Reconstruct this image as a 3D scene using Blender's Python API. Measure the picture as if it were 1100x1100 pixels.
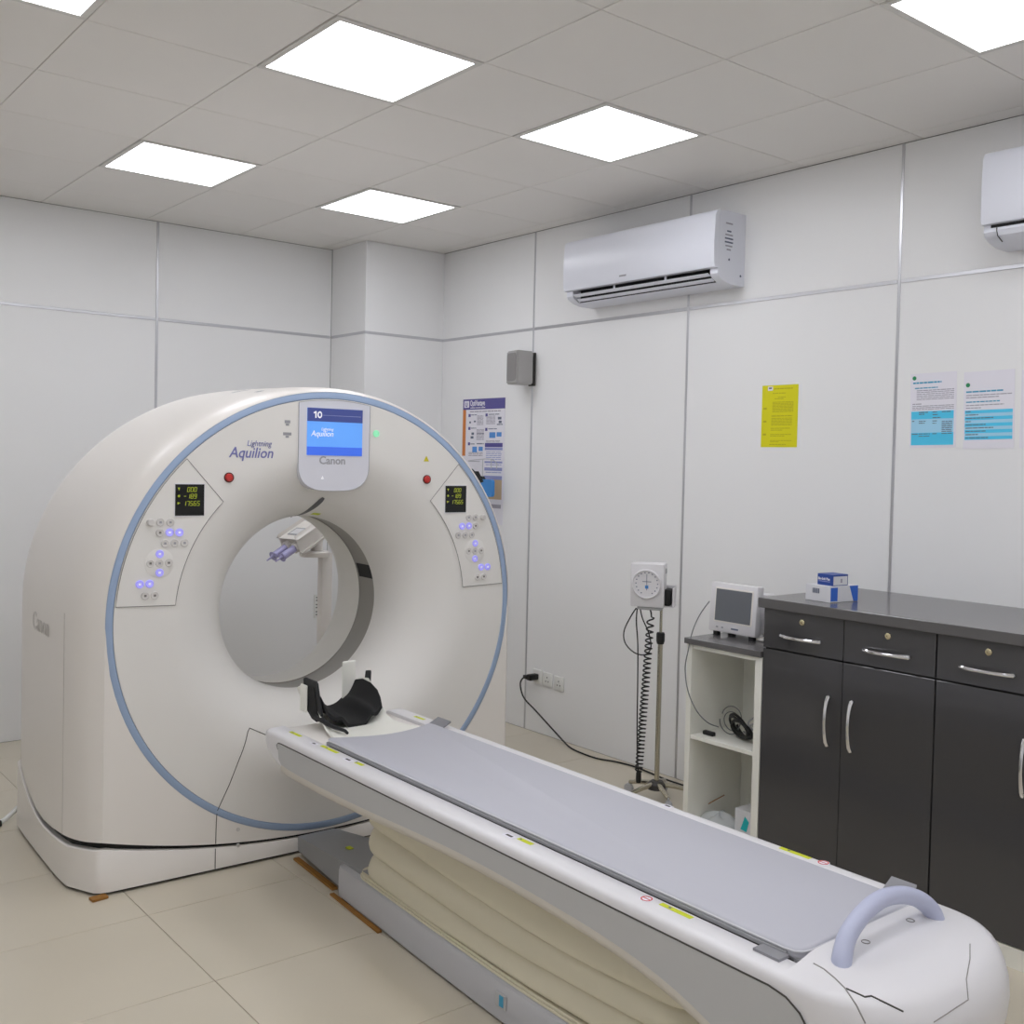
import bpy, bmesh, math, random
from mathutils import Vector, Matrix
from mathutils.bvhtree import BVHTree
random.seed(7)
for o in list(bpy.data.objects):
    bpy.data.objects.remove(o, do_unlink=True)
scene = bpy.context.scene
COL = scene.collection
PI = math.pi
def rad(a): return a * PI / 180

# ------------------------------------------------------------------ camera
YAW, PITCH, ROLL = rad(39.32147), rad(-1.67993), rad(1.31999)
FPX, CX, CY = 1130.816, 562.138, 529.477
CAM = Vector((-1.6856, -3.0620, 1.6715))
fwd = Vector((math.sin(YAW) * math.cos(PITCH), math.cos(YAW) * math.cos(PITCH), math.sin(PITCH)))
rt0 = fwd.cross(Vector((0, 0, 1))).normalized()
up0 = rt0.cross(fwd)
rt = rt0 * math.cos(ROLL) + up0 * math.sin(ROLL)
up = -rt0 * math.sin(ROLL) + up0 * math.cos(ROLL)
cd = bpy.data.cameras.new('camera')
cam = bpy.data.objects.new('camera', cd)
COL.objects.link(cam)
cam.matrix_world = Matrix(((rt.x, up.x, -fwd.x, CAM.x), (rt.y, up.y, -fwd.y, CAM.y), (rt.z, up.z, -fwd.z, CAM.z), (0, 0, 0, 1)))
cd.sensor_width = 36
cd.lens = FPX * 36 / 1100
cd.shift_x = -(CX - 550) / 1100
cd.shift_y = (CY - 550) / 1100
cd.clip_start = 0.02
scene.camera = cam

# ------------------------------------------------------------------ world and exposure
w = bpy.data.worlds.new('world'); scene.world = w; w.use_nodes = True
w.node_tree.nodes['Background'].inputs[0].default_value = (0.6, 0.62, 0.65, 1)
w.node_tree.nodes['Background'].inputs[1].default_value = 0.2
vs = scene.view_settings
vs.view_transform = 'Standard'; vs.look = 'None'; vs.gamma = 1; vs.use_curve_mapping = False
vs.exposure = 0.25
LIGHT_E = 6.1

# ------------------------------------------------------------------ helpers
def pray(u, v):
    return (rt * ((u - CX) / FPX) + up * (-(v - CY) / FPX) + fwd)
def on_plane(u, v, ax, val):
    d = pray(u, v); t = (val - CAM[ax]) / d[ax]
    return CAM + d * t

def srgb(c):
    return tuple(((x / 255) / 12.92 if x / 255 <= 0.04045 else ((x / 255 + 0.055) / 1.055) ** 2.4) for x in c)

MATS = {}
def mat(name, rgb, rough=0.5, metal=0.0, var=0.03, scale=8.0, bump=0.0, bscale=200.0, trans=0.0, alpha=1.0, emit=None, estr=0.0, coat=0.0, spec=0.5, ior=1.45):
    m = bpy.data.materials.new(name); m.use_nodes = True
    nt = m.node_tree; b = nt.nodes['Principled BSDF']
    c = srgb(rgb)
    tc = nt.nodes.new('ShaderNodeTexCoord')
    nz = nt.nodes.new('ShaderNodeTexNoise'); nz.inputs['Scale'].default_value = scale; nz.inputs['Detail'].default_value = 4
    nt.links.new(tc.outputs['Object'], nz.inputs['Vector'])
    mx = nt.nodes.new('ShaderNodeMix'); mx.data_type = 'RGBA'
    mx.inputs[6].default_value = tuple(x * (1 - var) for x in c) + (1,)
    mx.inputs[7].default_value = tuple(min(1, x * (1 + var)) for x in c) + (1,)
    nt.links.new(nz.outputs['Fac'], mx.inputs[0])
    nt.links.new(mx.outputs[2], b.inputs['Base Color'])
    b.inputs['Roughness'].default_value = rough
    b.inputs['Metallic'].default_value = metal
    b.inputs['Transmission Weight'].default_value = trans
    b.inputs['Alpha'].default_value = alpha
    b.inputs['Coat Weight'].default_value = coat
    b.inputs['Specular IOR Level'].default_value = spec
    b.inputs['IOR'].default_value = ior
    if bump:
        n2 = nt.nodes.new('ShaderNodeTexNoise'); n2.inputs['Scale'].default_value = bscale
        nt.links.new(tc.outputs['Object'], n2.inputs['Vector'])
        bp = nt.nodes.new('ShaderNodeBump'); bp.inputs['Strength'].default_value = bump; bp.inputs['Distance'].default_value = 0.002
        nt.links.new(n2.outputs['Fac'], bp.inputs['Height']); nt.links.new(bp.outputs['Normal'], b.inputs['Normal'])
    if emit:
        b.inputs['Emission Color'].default_value = srgb(emit) + (1,)
        b.inputs['Emission Strength'].default_value = estr
    MATS[name] = m
    return m

mat('wall_white', (240, 240, 240), 0.38, var=0.012, scale=1.5)
mat('wall_back', (150, 150, 148), 0.7)
mat('ceil', (240, 237, 233), 0.55, var=0.015, scale=3, bump=0.05)
mat('ceil_grid', (222, 217, 212), 0.6)
mat('floor_tile', (208, 199, 180), 0.28, var=0.05, scale=2.2, coat=0.15)
mat('grout', (150, 138, 115), 0.8)
mat('alu', (200, 200, 204), 0.28, metal=0.85, var=0.04, scale=30)
mat('diffuser', (255, 255, 255), 0.5, emit=(246, 248, 255), estr=LIGHT_E * 1.08, var=0)
mat('light_frame', (222, 220, 216), 0.5)
mat('plastic_white', (236, 231, 225), 0.33, var=0.01, scale=3)
mat('plastic_cool', (226, 224, 226), 0.3, var=0.01, scale=3)
mat('plastic_cover', (234, 231, 226), 0.36, var=0.01, scale=3)
mat('ring_blue', (158, 178, 208), 0.3, var=0.03)
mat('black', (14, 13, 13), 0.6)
mat('seam', (70, 66, 62), 0.7)
mat('seam_mid', (118, 113, 108), 0.7)
mat('seam_light', (150, 146, 142), 0.6)
mat('screen_blue', (96, 150, 220), 0.25, emit=(84, 142, 222), estr=0.55, var=0.1, scale=6)
mat('screen_navy', (62, 72, 128), 0.25, emit=(62, 72, 130), estr=0.4)
mat('screen_deep', (60, 100, 205), 0.25, emit=(60, 100, 210), estr=0.5)
mat('print_white', (240, 240, 245), 0.4, emit=(240, 240, 250), estr=0.25)
mat('display_black', (16, 17, 16), 0.15)
mat('led_green', (150, 160, 40), 0.4, emit=(150, 165, 40), estr=0.22)
mat('btn', (216, 212, 208), 0.3)
mat('btn_blue', (180, 176, 245), 0.3, emit=(140, 132, 255), estr=0.3)
mat('btn_dark', (120, 116, 112), 0.4)
mat('red', (200, 60, 55), 0.3)
mat('dark_red', (90, 30, 28), 0.4)
mat('green_led', (170, 235, 200), 0.4, emit=(110, 235, 160), estr=0.3)
mat('yellow_warn', (205, 190, 40), 0.5)
mat('yellow_tag', (205, 214, 30), 0.5)
mat('logo_blue', (122, 124, 180), 0.4)
mat('logo_grey', (160, 160, 165), 0.4)
mat('logo_faint', (208, 203, 197), 0.3)
mat('bezel', (222, 222, 230), 0.18, coat=0.4)
mat('window_grey', (150, 146, 138), 0.3)
mat('bore_white', (236, 233, 226), 0.4)
mat('mat_grey', (190, 190, 198), 0.55, var=0.012, scale=4, bump=0.04)
mat('mat_light', (206, 206, 210), 0.5)
mat('tabletop', (168, 168, 170), 0.3, var=0.05)
mat('edge_dark', (96, 96, 98), 0.4)
mat('panel_grey', (190, 190, 190), 0.4, var=0.015)
mat('rail_mid', (150, 151, 153), 0.35)
mat('lip', (208, 202, 192), 0.4)
mat('bellows', (226, 219, 196), 0.5, var=0.04, scale=5, bump=0.1, bscale=30)
mat('skirt', (194, 194, 198), 0.4, var=0.02)
mat('handle_lav', (190, 194, 218), 0.38)
mat('clip_grey', (140, 140, 144), 0.4)
mat('foam_black', (26, 26, 27), 0.75, bump=0.1, bscale=400)
mat('strap_black', (34, 35, 37), 0.6, bump=0.2, bscale=300)
mat('wood', (150, 104, 44), 0.7, var=0.25, scale=25)
mat('cab_grey', (70, 69, 70), 0.16, var=0.03, scale=3, coat=0.35)
mat('cab_inner', (40, 39, 39), 0.6)
mat('top_grey', (94, 92, 92), 0.24, var=0.05, scale=20, coat=0.2)
mat('carcass', (240, 239, 230), 0.4)
mat('chrome', (225, 225, 228), 0.12, metal=1.0)
mat('brass', (205, 195, 160), 0.25, metal=0.9)
mat('steel', (190, 185, 170), 0.25, metal=0.95)
mat('ac_white', (232, 234, 243), 0.3, var=0.006)
mat('ac_dark', (28, 28, 30), 0.6)
mat('speaker_grey', (176, 174, 172), 0.5)
mat('speaker_grille', (140, 137, 136), 0.6, bump=0.5, bscale=500)
mat('dark_metal', (70, 68, 66), 0.5, metal=0.3)
mat('paper_white', (236, 234, 242), 0.7)
mat('paper_yellow', (224, 218, 22), 0.7, var=0.04)
mat('ink_yellow', (190, 182, 24), 0.7)
mat('ink_grey', (170, 166, 178), 0.7)
mat('ink_dark', (104, 112, 132), 0.7)
mat('ink_cyan', (84, 206, 244), 0.6)
mat('ink_cyan2', (168, 218, 244), 0.6)
mat('ink_blue', (70, 160, 195), 0.6)
mat('leaf', (40, 140, 90), 0.6)
mat('poster_purple', (88, 82, 150), 0.4)
mat('poster_orange', (214, 130, 62), 0.4)
mat('poster_blue', (90, 150, 220), 0.4)
mat('poster_lilac', (150, 156, 205), 0.4)
mat('poster_tan', (200, 174, 140), 0.4)
mat('pouch_blue', (66, 142, 214), 0.45)
mat('socket', (232, 232, 228), 0.3)
mat('rubber', (24, 24, 24), 0.5)
mat('cable_grey', (112, 114, 116), 0.5)
mat('cable_light', (178, 178, 180), 0.5)
mat('lcd_off', (112, 115, 120), 0.2)
mat('box_navy', (44, 74, 150), 0.45)
mat('box_blue', (56, 108, 208), 0.4)
mat('box_white', (224, 224, 228), 0.45)
mat('teal', (30, 190, 196), 0.4)
mat('film', (232, 236, 238), 0.25, alpha=0.75)
mat('syringe', (182, 178, 222), 0.15, var=0.02)
mat('dial', (232, 230, 220), 0.3)

class B:
    """bmesh collector"""
    def __init__(s): s.bm = bmesh.new()
    def box(s, x0, x1, y0, y1, z0, z1, bev=0.0, seg=2, m=None):
        r = bmesh.ops.create_cube(s.bm, size=1)
        vv = r['verts']
        for v in vv:
            v.co = Vector(((x0 + x1) / 2 + v.co.x * (x1 - x0), (y0 + y1) / 2 + v.co.y * (y1 - y0), (z0 + z1) / 2 + v.co.z * (z1 - z0)))
            if m is not None: v.co = m @ v.co
        if bev > 0:
            ed = list({e for v in vv for e in v.link_edges})
            bmesh.ops.bevel(s.bm, geom=ed, offset=bev, segments=seg, affect='EDGES', profile=0.5)
        return s
    def grid(s, rows, close_u=False, close_v=False, flip=False):
        vs_ = [[s.bm.verts.new(p) for p in r] for r in rows]
        nu, nv = len(vs_), len(vs_[0])
        for i in range(nu if close_u else nu - 1):
            for j in range(nv if close_v else nv - 1):
                a, b, c, d = vs_[i][j], vs_[i][(j + 1) % nv], vs_[(i + 1) % nu][(j + 1) % nv], vs_[(i + 1) % nu][j]
                f = [a, b, c, d] if not flip else [d, c, b, a]
                try: s.bm.faces.new(f)
                except ValueError: pass
        return vs_
    def tube(s, pts, r, n=8, closed=False, cap=True):
        pts = [Vector(p) for p in pts]
        if len(pts) < 2: return s
        rr = r if isinstance(r, (list, tuple)) else [r] * len(pts)
        N = len(pts); rows = []
        t0 = (pts[1] - pts[0]).normalized()
        a = Vector((0, 0, 1)) if abs(t0.z) < 0.9 else Vector((1, 0, 0))
        nrm = (a - t0 * a.dot(t0)).normalized()
        for i in range(N):
            if closed: t = pts[(i + 1) % N] - pts[i - 1]
            else: t = pts[min(i + 1, N - 1)] - pts[max(i - 1, 0)]
            if t.length < 1e-9: t = t0
            t = t.normalized()
            nrm = nrm - t * nrm.dot(t)
            nrm = nrm.normalized() if nrm.length > 1e-6 else t.orthogonal().normalized()
            bi = t.cross(nrm)
            rows.append([pts[i] + (nrm * math.cos(2 * PI * k / n) + bi * math.sin(2 * PI * k / n)) * rr[i] for k in range(n)])
        vv = s.grid(rows, close_u=closed, close_v=True)
        if cap and not closed:
            s.bm.faces.new(list(reversed(vv[0]))); s.bm.faces.new(vv[-1])
        return s
    def prism(s, poly, fn0, fn1):
        """poly of 2-d points; fn0/fn1 map (a,b)->3d for both faces"""
        v0 = [s.bm.verts.new(fn0(a, b)) for a, b in poly]
        v1 = [s.bm.verts.new(fn1(a, b)) for a, b in poly]
        s.bm.faces.new(v0); s.bm.faces.new(list(reversed(v1)))
        for i in range(len(poly)):
            j = (i + 1) % len(poly)
            s.bm.faces.new([v0[j], v0[i], v1[i], v1[j]])
        return s
    def cyl(s, p0, p1, r0, r1=None, n=20):
        return s.tube([p0, p1], [r0, r0 if r1 is None else r1], n)
    def disc_lathe(s, prof, c, axis, n=24):
        """prof (r, h) revolved round axis through c"""
        ax = Vector(axis).normalized(); e1 = ax.orthogonal().normalized(); e2 = ax.cross(e1); c = Vector(c)
        rows = [[c + ax * h + (e1 * math.cos(2 * PI * k / n) + e2 * math.sin(2 * PI * k / n)) * r for k in range(n)] for r, h in prof]
        vv = s.grid(rows, close_v=True)
        for row, rev in ((vv[0], True), (vv[-1], False)):
            if (row[0].co - row[n // 2].co).length > 1e-5:
                s.bm.faces.new(list(reversed(row)) if rev else row)
        return s

def mk(name, b, m, parent=None, smooth=35):
    bm = b.bm if isinstance(b, B) else b
    bmesh.ops.remove_doubles(bm, verts=bm.verts, dist=1e-6)
    bmesh.ops.recalc_face_normals(bm, faces=bm.faces)
    me = bpy.data.meshes.new(name); bm.to_mesh(me); bm.free()
    if smooth:
        me.polygons.foreach_set('use_smooth', [True] * len(me.polygons))
        me.set_sharp_from_angle(angle=rad(smooth))
    me.materials.append(MATS[m])
    o = bpy.data.objects.new(name, me); COL.objects.link(o)
    if parent: o.parent = parent
    return o
def tag(o, label, cat, group=None):
    o['label'] = label; o['category'] = cat
    if group: o['group'] = group
    return o
def struct(o, label=None):
    o['kind'] = 'structure'
    if label: o['label'] = label
    return o
def thing(name, label, cat, loc=(0, 0, 0), rotz=0, group=None):
    o = bpy.data.objects.new(name, None); COL.objects.link(o)
    o.empty_display_size = 0.05
    o.location = loc; o.rotation_euler = (0, 0, rotz)
    return tag(o, label, cat, group)
def copy_obj(src, parent, loc=(0, 0, 0)):
    c = src.copy(); COL.objects.link(c); c.parent = parent; c.location = loc
    return c
_fl = {}
def text_bm(s, size, extrude=0.0005, align='LEFT', shear=0.0, bold=0.0, sx=1.0):
    cu = bpy.data.curves.new('t', 'FONT'); cu.body = s; cu.size = size; cu.extrude = extrude
    cu.align_x = align; cu.shear = shear; cu.offset = bold; cu.resolution_u = 3
    ob = bpy.data.objects.new('t', cu); COL.objects.link(ob)
    dg = bpy.context.evaluated_depsgraph_get()
    me = bpy.data.meshes.new_from_object(ob.evaluated_get(dg))
    bm = bmesh.new(); bm.from_mesh(me)
    for v in bm.verts: v.co.x *= sx
    bpy.data.objects.remove(ob); bpy.data.curves.remove(cu); bpy.data.meshes.remove(me)
    return bm
def text(name, s, size, m, parent, M, **k):
    bm = text_bm(s, size, **k)
    bmesh.ops.transform(bm, matrix=M, verts=bm.verts)
    return mk(name, bm, m, parent, smooth=0)
def front_M(x, y, z):  # text facing -y
    return Matrix.Translation((x, y, z)) @ Matrix.Rotation(PI / 2, 4, 'X')
def wall_M(x, y, z):   # text facing -x, reading towards -y
    return Matrix.Translation((x, y, z)) @ Matrix.Rotation(-PI / 2, 4, 'Z') @ Matrix.Rotation(PI / 2, 4, 'X')
def smooth_curve(pts, n=10):
    P = [Vector(p) for p in pts]; out = []
    for i in range(len(P) - 1):
        p0, p1, p2, p3 = P[max(i - 1, 0)], P[i], P[i + 1], P[min(i + 2, len(P) - 1)]
        for k in range(n):
            t = k / n
            out.append(0.5 * ((2 * p1) + (p2 - p0) * t + (2 * p0 - 5 * p1 + 4 * p2 - p3) * t * t + (3 * p1 - p0 - 3 * p2 + p3) * t ** 3))
    out.append(P[-1]); return out
def interp(tab, x):
    if x <= tab[0][0]: return tab[0][1]
    for (a, b), (c, d) in zip(tab, tab[1:]):
        if x <= c: return b + (d - b) * (x - a) / (c - a)
    return tab[-1][1]
def hermite(tab, x):
    """smooth (catmull) interpolation of a table"""
    if x <= tab[0][0]: return tab[0][1]
    if x >= tab[-1][0]: return tab[-1][1]
    for i in range(len(tab) - 1):
        if x <= tab[i + 1][0]:
            x0, y0 = tab[i]; x1, y1 = tab[i + 1]
            def sl(k):
                if k <= 0: return (tab[1][1] - tab[0][1]) / (tab[1][0] - tab[0][0])
                if k >= len(tab) - 1: return (tab[-1][1] - tab[-2][1]) / (tab[-1][0] - tab[-2][0])
                return (tab[k + 1][1] - tab[k - 1][1]) / (tab[k + 1][0] - tab[k - 1][0])
            h = x1 - x0; t = (x - x0) / h
            return (2 * t ** 3 - 3 * t * t + 1) * y0 + (t ** 3 - 2 * t * t + t) * h * sl(i) + (-2 * t ** 3 + 3 * t * t) * y1 + (t ** 3 - t * t) * h * sl(i + 1)

# ================================================================== ROOM
XW, YB, H, ZS = 2.5075, 3.4266, 3.0982, 2.499
XL, YF = -2.95, -4.55

# floor: 60 x 60 tiles on a grout bed
fl = struct(mk('floor', B().box(XL - 0.1, XW + 0.1, YF - 0.1, YB + 0.1, -0.1, -0.0022), 'grout', smooth=0), 'beige tiled floor')
def tile_cells(lo, hi, off, p=0.6):
    k0 = math.floor((lo - off) / p); out = []
    k = k0
    while off + k * p < hi - 0.01:
        a, b = max(lo, off + k * p), min(hi, off + (k + 1) * p)
        if b - a > 0.02: out.append((a, b))
        k += 1
    return out
shared = {}
def tile(name, parent, x0, x1, y0, y1, z0, z1, m, gap, bev):
    sx, sy = round(x1 - x0, 3), round(y1 - y0, 3)
    key = (name, sx, sy)
    cx, cy = (x0 + x1) / 2, (y0 + y1) / 2
    if key in shared:
        return copy_obj(shared[key], parent, (cx, cy, 0))
    b = B().box(-sx / 2 + gap, sx / 2 - gap, -sy / 2 + gap, sy / 2 - gap, z0, z1, bev, 1)
    o = mk(name, b, m, parent, smooth=0); o.location = (cx, cy, 0)
    shared[key] = o
    return o
for (a, b_) in tile_cells(XL, XW, -0.325):
    for (c, d) in tile_cells(YF, YB, 0.09):
        tile('floor_tile', fl, a, b_, c, d, -0.01, 0.0, 'floor_tile', 0.0013, 0.0008)

# ceiling: 60 x 60 tiles hung in a grid, light panels take the place of some tiles
LIGHTS = [(i, j) for i in (-2, 0, 2) for j in (-6, -3, 0, 3)] + [(-4, -6), (-4, -3)]  # the two leftmost panels are unseen, added to brighten the couch's left side
ce = struct(mk('ceiling', B().box(XL - 0.1, XW + 0.1, YF - 0.1, YB + 0.1, H + 0.004, H + 0.12), 'ceil_grid', smooth=0), 'grey tiled false ceiling')
for (a, b_) in tile_cells(XL, XW, 0.0):
    for (c, d) in tile_cells(YF, YB, 0.0):
        ij = (round(a / 0.6), round(c / 0.6))
        if ij in LIGHTS and b_ - a > 0.55 and d - c > 0.55: continue
        tile('ceiling_tile', ce, a, b_, c, d, H, H + 0.01, 'ceil', 0.0022, 0.001)
light_names = {(0, 0): 'large square ceiling light panel above the scanner table, nearest to the camera',
               (2, 0): 'square ceiling light panel above the wall air conditioner',
               (0, 3): 'square ceiling light panel nearest the back wall, left of two',
               (2, 3): 'square ceiling light panel nearest the corner pillar',
               (2, -3): 'square ceiling light panel cut off at the top right corner',
               (-2, 0): 'square ceiling light panel cut off at the top left corner'}
for n_, (i, j) in enumerate(LIGHTS):
    lab = light_names.get((i, j), 'square ceiling light panel outside the picture')
    t = thing('ceiling_light', lab, 'ceiling light', (i * 0.6 + 0.3, j * 0.6 + 0.3, H), 0, 'square ceiling light panels')
    b = B(); e, q = 0.2975, 0.273
    for s in (-1, 1):
        b.box(-e, e, s * e if s < 0 else q, -q if s < 0 else e, -0.004, 0.008, 0.001, 1)
        b.box(s * e if s < 0 else q, -q if s < 0 else e, -q, q, -0.004, 0.008, 0.001, 1)
    mk('frame', b, 'light_frame', t, 0)
    mk('diffuser', B().box(-q, q, -q, q, -0.0015, 0.006), 'diffuser', t, 0)

# walls: large laminate boards with aluminium joint strips
def wall_right():
    wobj = struct(mk('wall_right', B().box(XW + 0.006, XW + 0.15, YF - 0.1, YB + 0.1, -0.1, H + 0.1), 'wall_back', smooth=0), 'white panelled wall with the air conditioners')
    ys = [YF, -2.98, -1.74, -0.507, 0.718, 1.992, YB]
    for a, b_ in zip(ys, ys[1:]):
        for z0, z1 in ((0.0, ZS), (ZS, H)):
            mk('wall_panel', B().box(XW, XW + 0.006, a + 0.002, b_ - 0.002, z0 + 0.001, z1 - 0.002, 0.0008, 1), 'wall_white', wobj, 0)
    for y in ys[1:-1]:
        mk('joint_strip', B().box(XW - 0.003, XW + 0.004, y - 0.007, y + 0.007, 0.0, H - 0.001, 0.0015, 1), 'alu', wobj, 0)
    for a, b_ in zip(ys, ys[1:]):
        mk('joint_strip', B().box(XW - 0.003, XW + 0.004, a + 0.008, b_ - 0.008, ZS - 0.009, ZS + 0.009, 0.0015, 1), 'alu', wobj, 0)
def wall_back():
    wobj = struct(mk('wall_back', B().box(XL - 0.1, XW + 0.1, YB + 0.006, YB + 0.15, -0.1, H + 0.1), 'wall_back', smooth=0), 'white panelled wall behind the scanner')
    xs = [XL, -1.82, -0.57, 0.678, 1.885]
    for a, b_ in zip(xs, xs[1:]):
        for z0, z1 in ((0.0, ZS), (ZS, H)):
            mk('wall_panel', B().box(a + 0.002, b_ - 0.002, YB, YB + 0.006, z0 + 0.001, z1 - 0.002, 0.0008, 1), 'wall_white', wobj, 0)
        mk('joint_strip', B().box(a + 0.008, b_ - 0.008, YB - 0.003, YB + 0.004, ZS - 0.009, ZS + 0.009, 0.0015, 1), 'alu', wobj, 0)
    for x in xs[1:-1]:
        mk('joint_strip', B().box(x - 0.008, x + 0.008, YB - 0.003, YB + 0.004, 0.0, H - 0.001, 0.0015, 1), 'alu', wobj, 0)
    # boxed-out corner pillar
    p = struct(mk('wall_pillar', B().box(1.885, XW, 2.972, YB, 0.0, H - 0.001, 0.002, 1), 'wall_white', smooth=0), 'white boxed-out corner pillar')
    mk('joint_strip', B().box(1.882, XW - 0.004, 2.969, 2.974, ZS - 0.009, ZS + 0.009, 0.0012, 1), 'alu', p, 0)
    mk('joint_strip', B().box(1.882, 1.887, 2.975, YB - 0.004, ZS - 0.009, ZS + 0.009, 0.0012, 1), 'alu', p, 0)
wall_right(); wall_back()
struct(mk('wall_left', B().box(XL - 0.15, XL, YF - 0.1, YB + 0.1, -0.1, H + 0.1), 'wall_white', smooth=0), 'white wall out of view on the left')
struct(mk('wall_front', B().box(XL - 0.1, XW + 0.1, YF - 0.15, YF, -0.1, H + 0.1), 'wall_white', smooth=0), 'white wall behind the camera')

# ================================================================== GANTRY
GA = rad(2.3)
GXv = Vector((math.cos(GA), -math.sin(GA), 0)); GYv = Vector((math.sin(GA), math.cos(GA), 0))
GP = GXv * 0.4867 + GYv * 0.9276
GM = Matrix.Translation(GP) @ Matrix.Rotation(-GA, 4, 'Z')
ZC, RR, RI = 1.0183, 0.929, 0.900
gan = thing('ct_scanner_gantry', 'large white ring-shaped scanner gantry with blue rim and round bore', 'scanner', GP, -GA)

def lathe(prof, n=192):
    b = B()
    b.grid([[(r * math.cos(2 * PI * k / n), y, ZC + r * math.sin(2 * PI * k / n)) for k in range(n)] for r, y in prof], close_v=True)
    return b
DISH = [(0.388, 0.33), (0.392, 0.29), (0.402, 0.24), (0.425, 0.18), (0.462, 0.12), (0.515, 0.07), (0.57, 0.032), (0.62, 0.012), (0.665, 0.002), (0.70, 0.0), (0.76, 0.0), (0.90, 0.0)]
def dish_y(r): return hermite(DISH, r)
rs = [0.388, 0.390, 0.393, 0.397, 0.402, 0.41, 0.42, 0.435, 0.45, 0.47, 0.49, 0.515, 0.545, 0.58, 0.61, 0.64, 0.67, 0.70, 0.73, 0.76, 0.83, RI]
prof = [(r, dish_y(r)) for r in rs]
cover = mk('front_cover', lathe(prof + [(RI, 0.02)]), 'plastic_cover', gan, 50)
cov_bm = lathe(prof).bm
COVER_BVH = BVHTree.FromBMesh(cov_bm); cov_bm.free()
mk('rim_light', lathe([(RI + 0.001, 0.015), (RI + 0.001, 0.0025), (RI + 0.004, -0.001), (RR - 0.004, -0.001), (RR, 0.002), (RR, 0.015)]), 'ring_blue', gan, 40)
mk('rim_groove', lathe([(RI - 0.002, 0.006), (RI + 0.003, 0.006)]), 'seam', gan, 0)

def AB(y):
    a = hermite([(0, .930), (.02, .948), (.06, .978), (.12, 1.002), (.2, 1.018), (.35, 1.028), (.6, 1.032), (.85, 1.03), (.95, 1.02), (1.0, .995)], y)
    b = hermite([(0, .930), (.02, .940), (.06, .950), (.12, .955), (.2, .958), (.35, .962), (.6, .968), (.85, .970), (.95, .965), (1.0, .945)], y)
    return a, b
def zgap_side(y): return hermite([(0, .205), (.12, .198), (.24, .190), (.49, .178), (.71, .212), (.91, .295), (1.0, .34)], y)
def zgap_front(x): return 0.08 + (abs(x) / 0.93) ** 2.1 * 0.125
def arch(y):
    a, b = AB(y); zb = zgap_side(y); pts = []
    for k in range(8): pts.append((-a, y, zb + (ZC - zb) * k / 8))
    for k in range(97):
        t = PI - PI * k / 96
        pts.append((a * math.cos(t), y, ZC + b * math.sin(t)))
    for k in range(1, 9): pts.append((a, y, ZC + (zb - ZC) * k / 8))
    return pts
b = B()
ysh = [0, .008, .02, .04, .06, .09, .12, .16, .2, .27, .35, .48, .6, .75, .85, .91, .95, .975, .99, 1.0]
b.grid([arch(y) for y in ysh])
# lower front corners between the rim and the flanks
xs = [-.93 + 1.86 * k / 96 for k in range(97)]
rows = []
for k in range(9):
    row = []
    for x in xs:
        zi = ZC - math.sqrt(max(0, RR * RR - min(abs(x), RR) ** 2)); zo = min(zgap_front(x), zi - 0.002)
        row.append((x, 0.0, zi + (zo - zi) * k / 8))
    rows.append(row)
b.grid(rows)
# under lip of the front
b.grid([[(x, 0.0, min(zgap_front(x), ZC - math.sqrt(max(0, RR * RR - min(abs(x), RR) ** 2)) - 0.002)) for x in xs], [(x, 0.05, zgap_front(x)) for x in xs]])
shell = mk('outer_shell', b, 'plastic_white', gan, 40)
# rear cover with flared opening
rprof = [(0.945, 1.0), (0.80, 1.0), (0.72, 0.995), (0.63, 0.975), (0.56, 0.94), (0.50, 0.89), (0.455, 0.83), (0.425, 0.77), (0.408, 0.72), (0.40, 0.68)]
b = lathe(rprof)
rows = []
for k in range(7):
    rows.append([(x, 1.0, (ZC - math.sqrt(max(0, .945 ** 2 - min(abs(x), .945) ** 2))) * (1 - k / 6) + 0.34 * k / 6) for x in [-.995 + 1.99 * q / 64 for q in range(65)]])
b.grid(rows)
mk('rear_cover', b, 'bore_white', gan, 40)
mk('bore_liner', lathe([(0.390, 0.30), (0.394, 0.335)]), 'bore_white', gan, 40)
mk('scan_window', lathe([(0.394, 0.335), (0.398, 0.338), (0.398, 0.487), (0.394, 0.49)]), 'window_grey', gan, 40)
mk('bore_liner', lathe([(0.394, 0.49), (0.390, 0.495), (0.391, 0.60), (0.40, 0.69)]), 'bore_white', gan, 40)
# black label inside the scan window
b = B()
rows = []
for y in (0.345, 0.48):
    rows.append([(0.3965 * math.cos(rad(a)), y, ZC + 0.3965 * math.sin(rad(a))) for a in range(12, 23)])
b.grid(rows); mk('window_label', b, 'black', gan, 40)

# plinth with a dark shadow gap above it
foot = [(-.99, 1.0), (-1.03, .97), (-1.033, .85), (-1.033, .71), (-1.033, .6), (-1.032, .49), (-1.03, .35), (-1.027, .24), (-1.02, .15), (-.955, .022), (-.93, .006), (-.90, .0)]
foot += [(-.9 + .1 * k, 0.0) for k in range(1, 10)]
half = foot
full = half + [(-x, y) for x, y in reversed(half[:-1])]
def ptop(x, y):
    z = zgap_side(y) if y > 0.02 else zgap_front(x)
    return z - (0.013 + 0.016 * min(1, abs(x) / 0.95) ** 3)
b = B()
b.grid([[(x, y, 0.012) for x, y in full], [(x, y, ptop(x, y) - 0.004) for x, y in full], [(x * .996, y + .003, ptop(x, y)) for x, y in full], [(x * .95, 0.05 + y * .93, ptop(x, y) - .004) for x, y in full]])
mk('plinth', b, 'plastic_white', gan, 40)
b = B()
b.grid([[(x * .975, 0.02 + y * .965, 0.0) for x, y in full], [(x * .975, 0.02 + y * .965, max(ptop(x, y), 0.05) + .06) for x, y in full]])
mk('shadow_gap', b, 'black', gan, 40)
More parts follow.
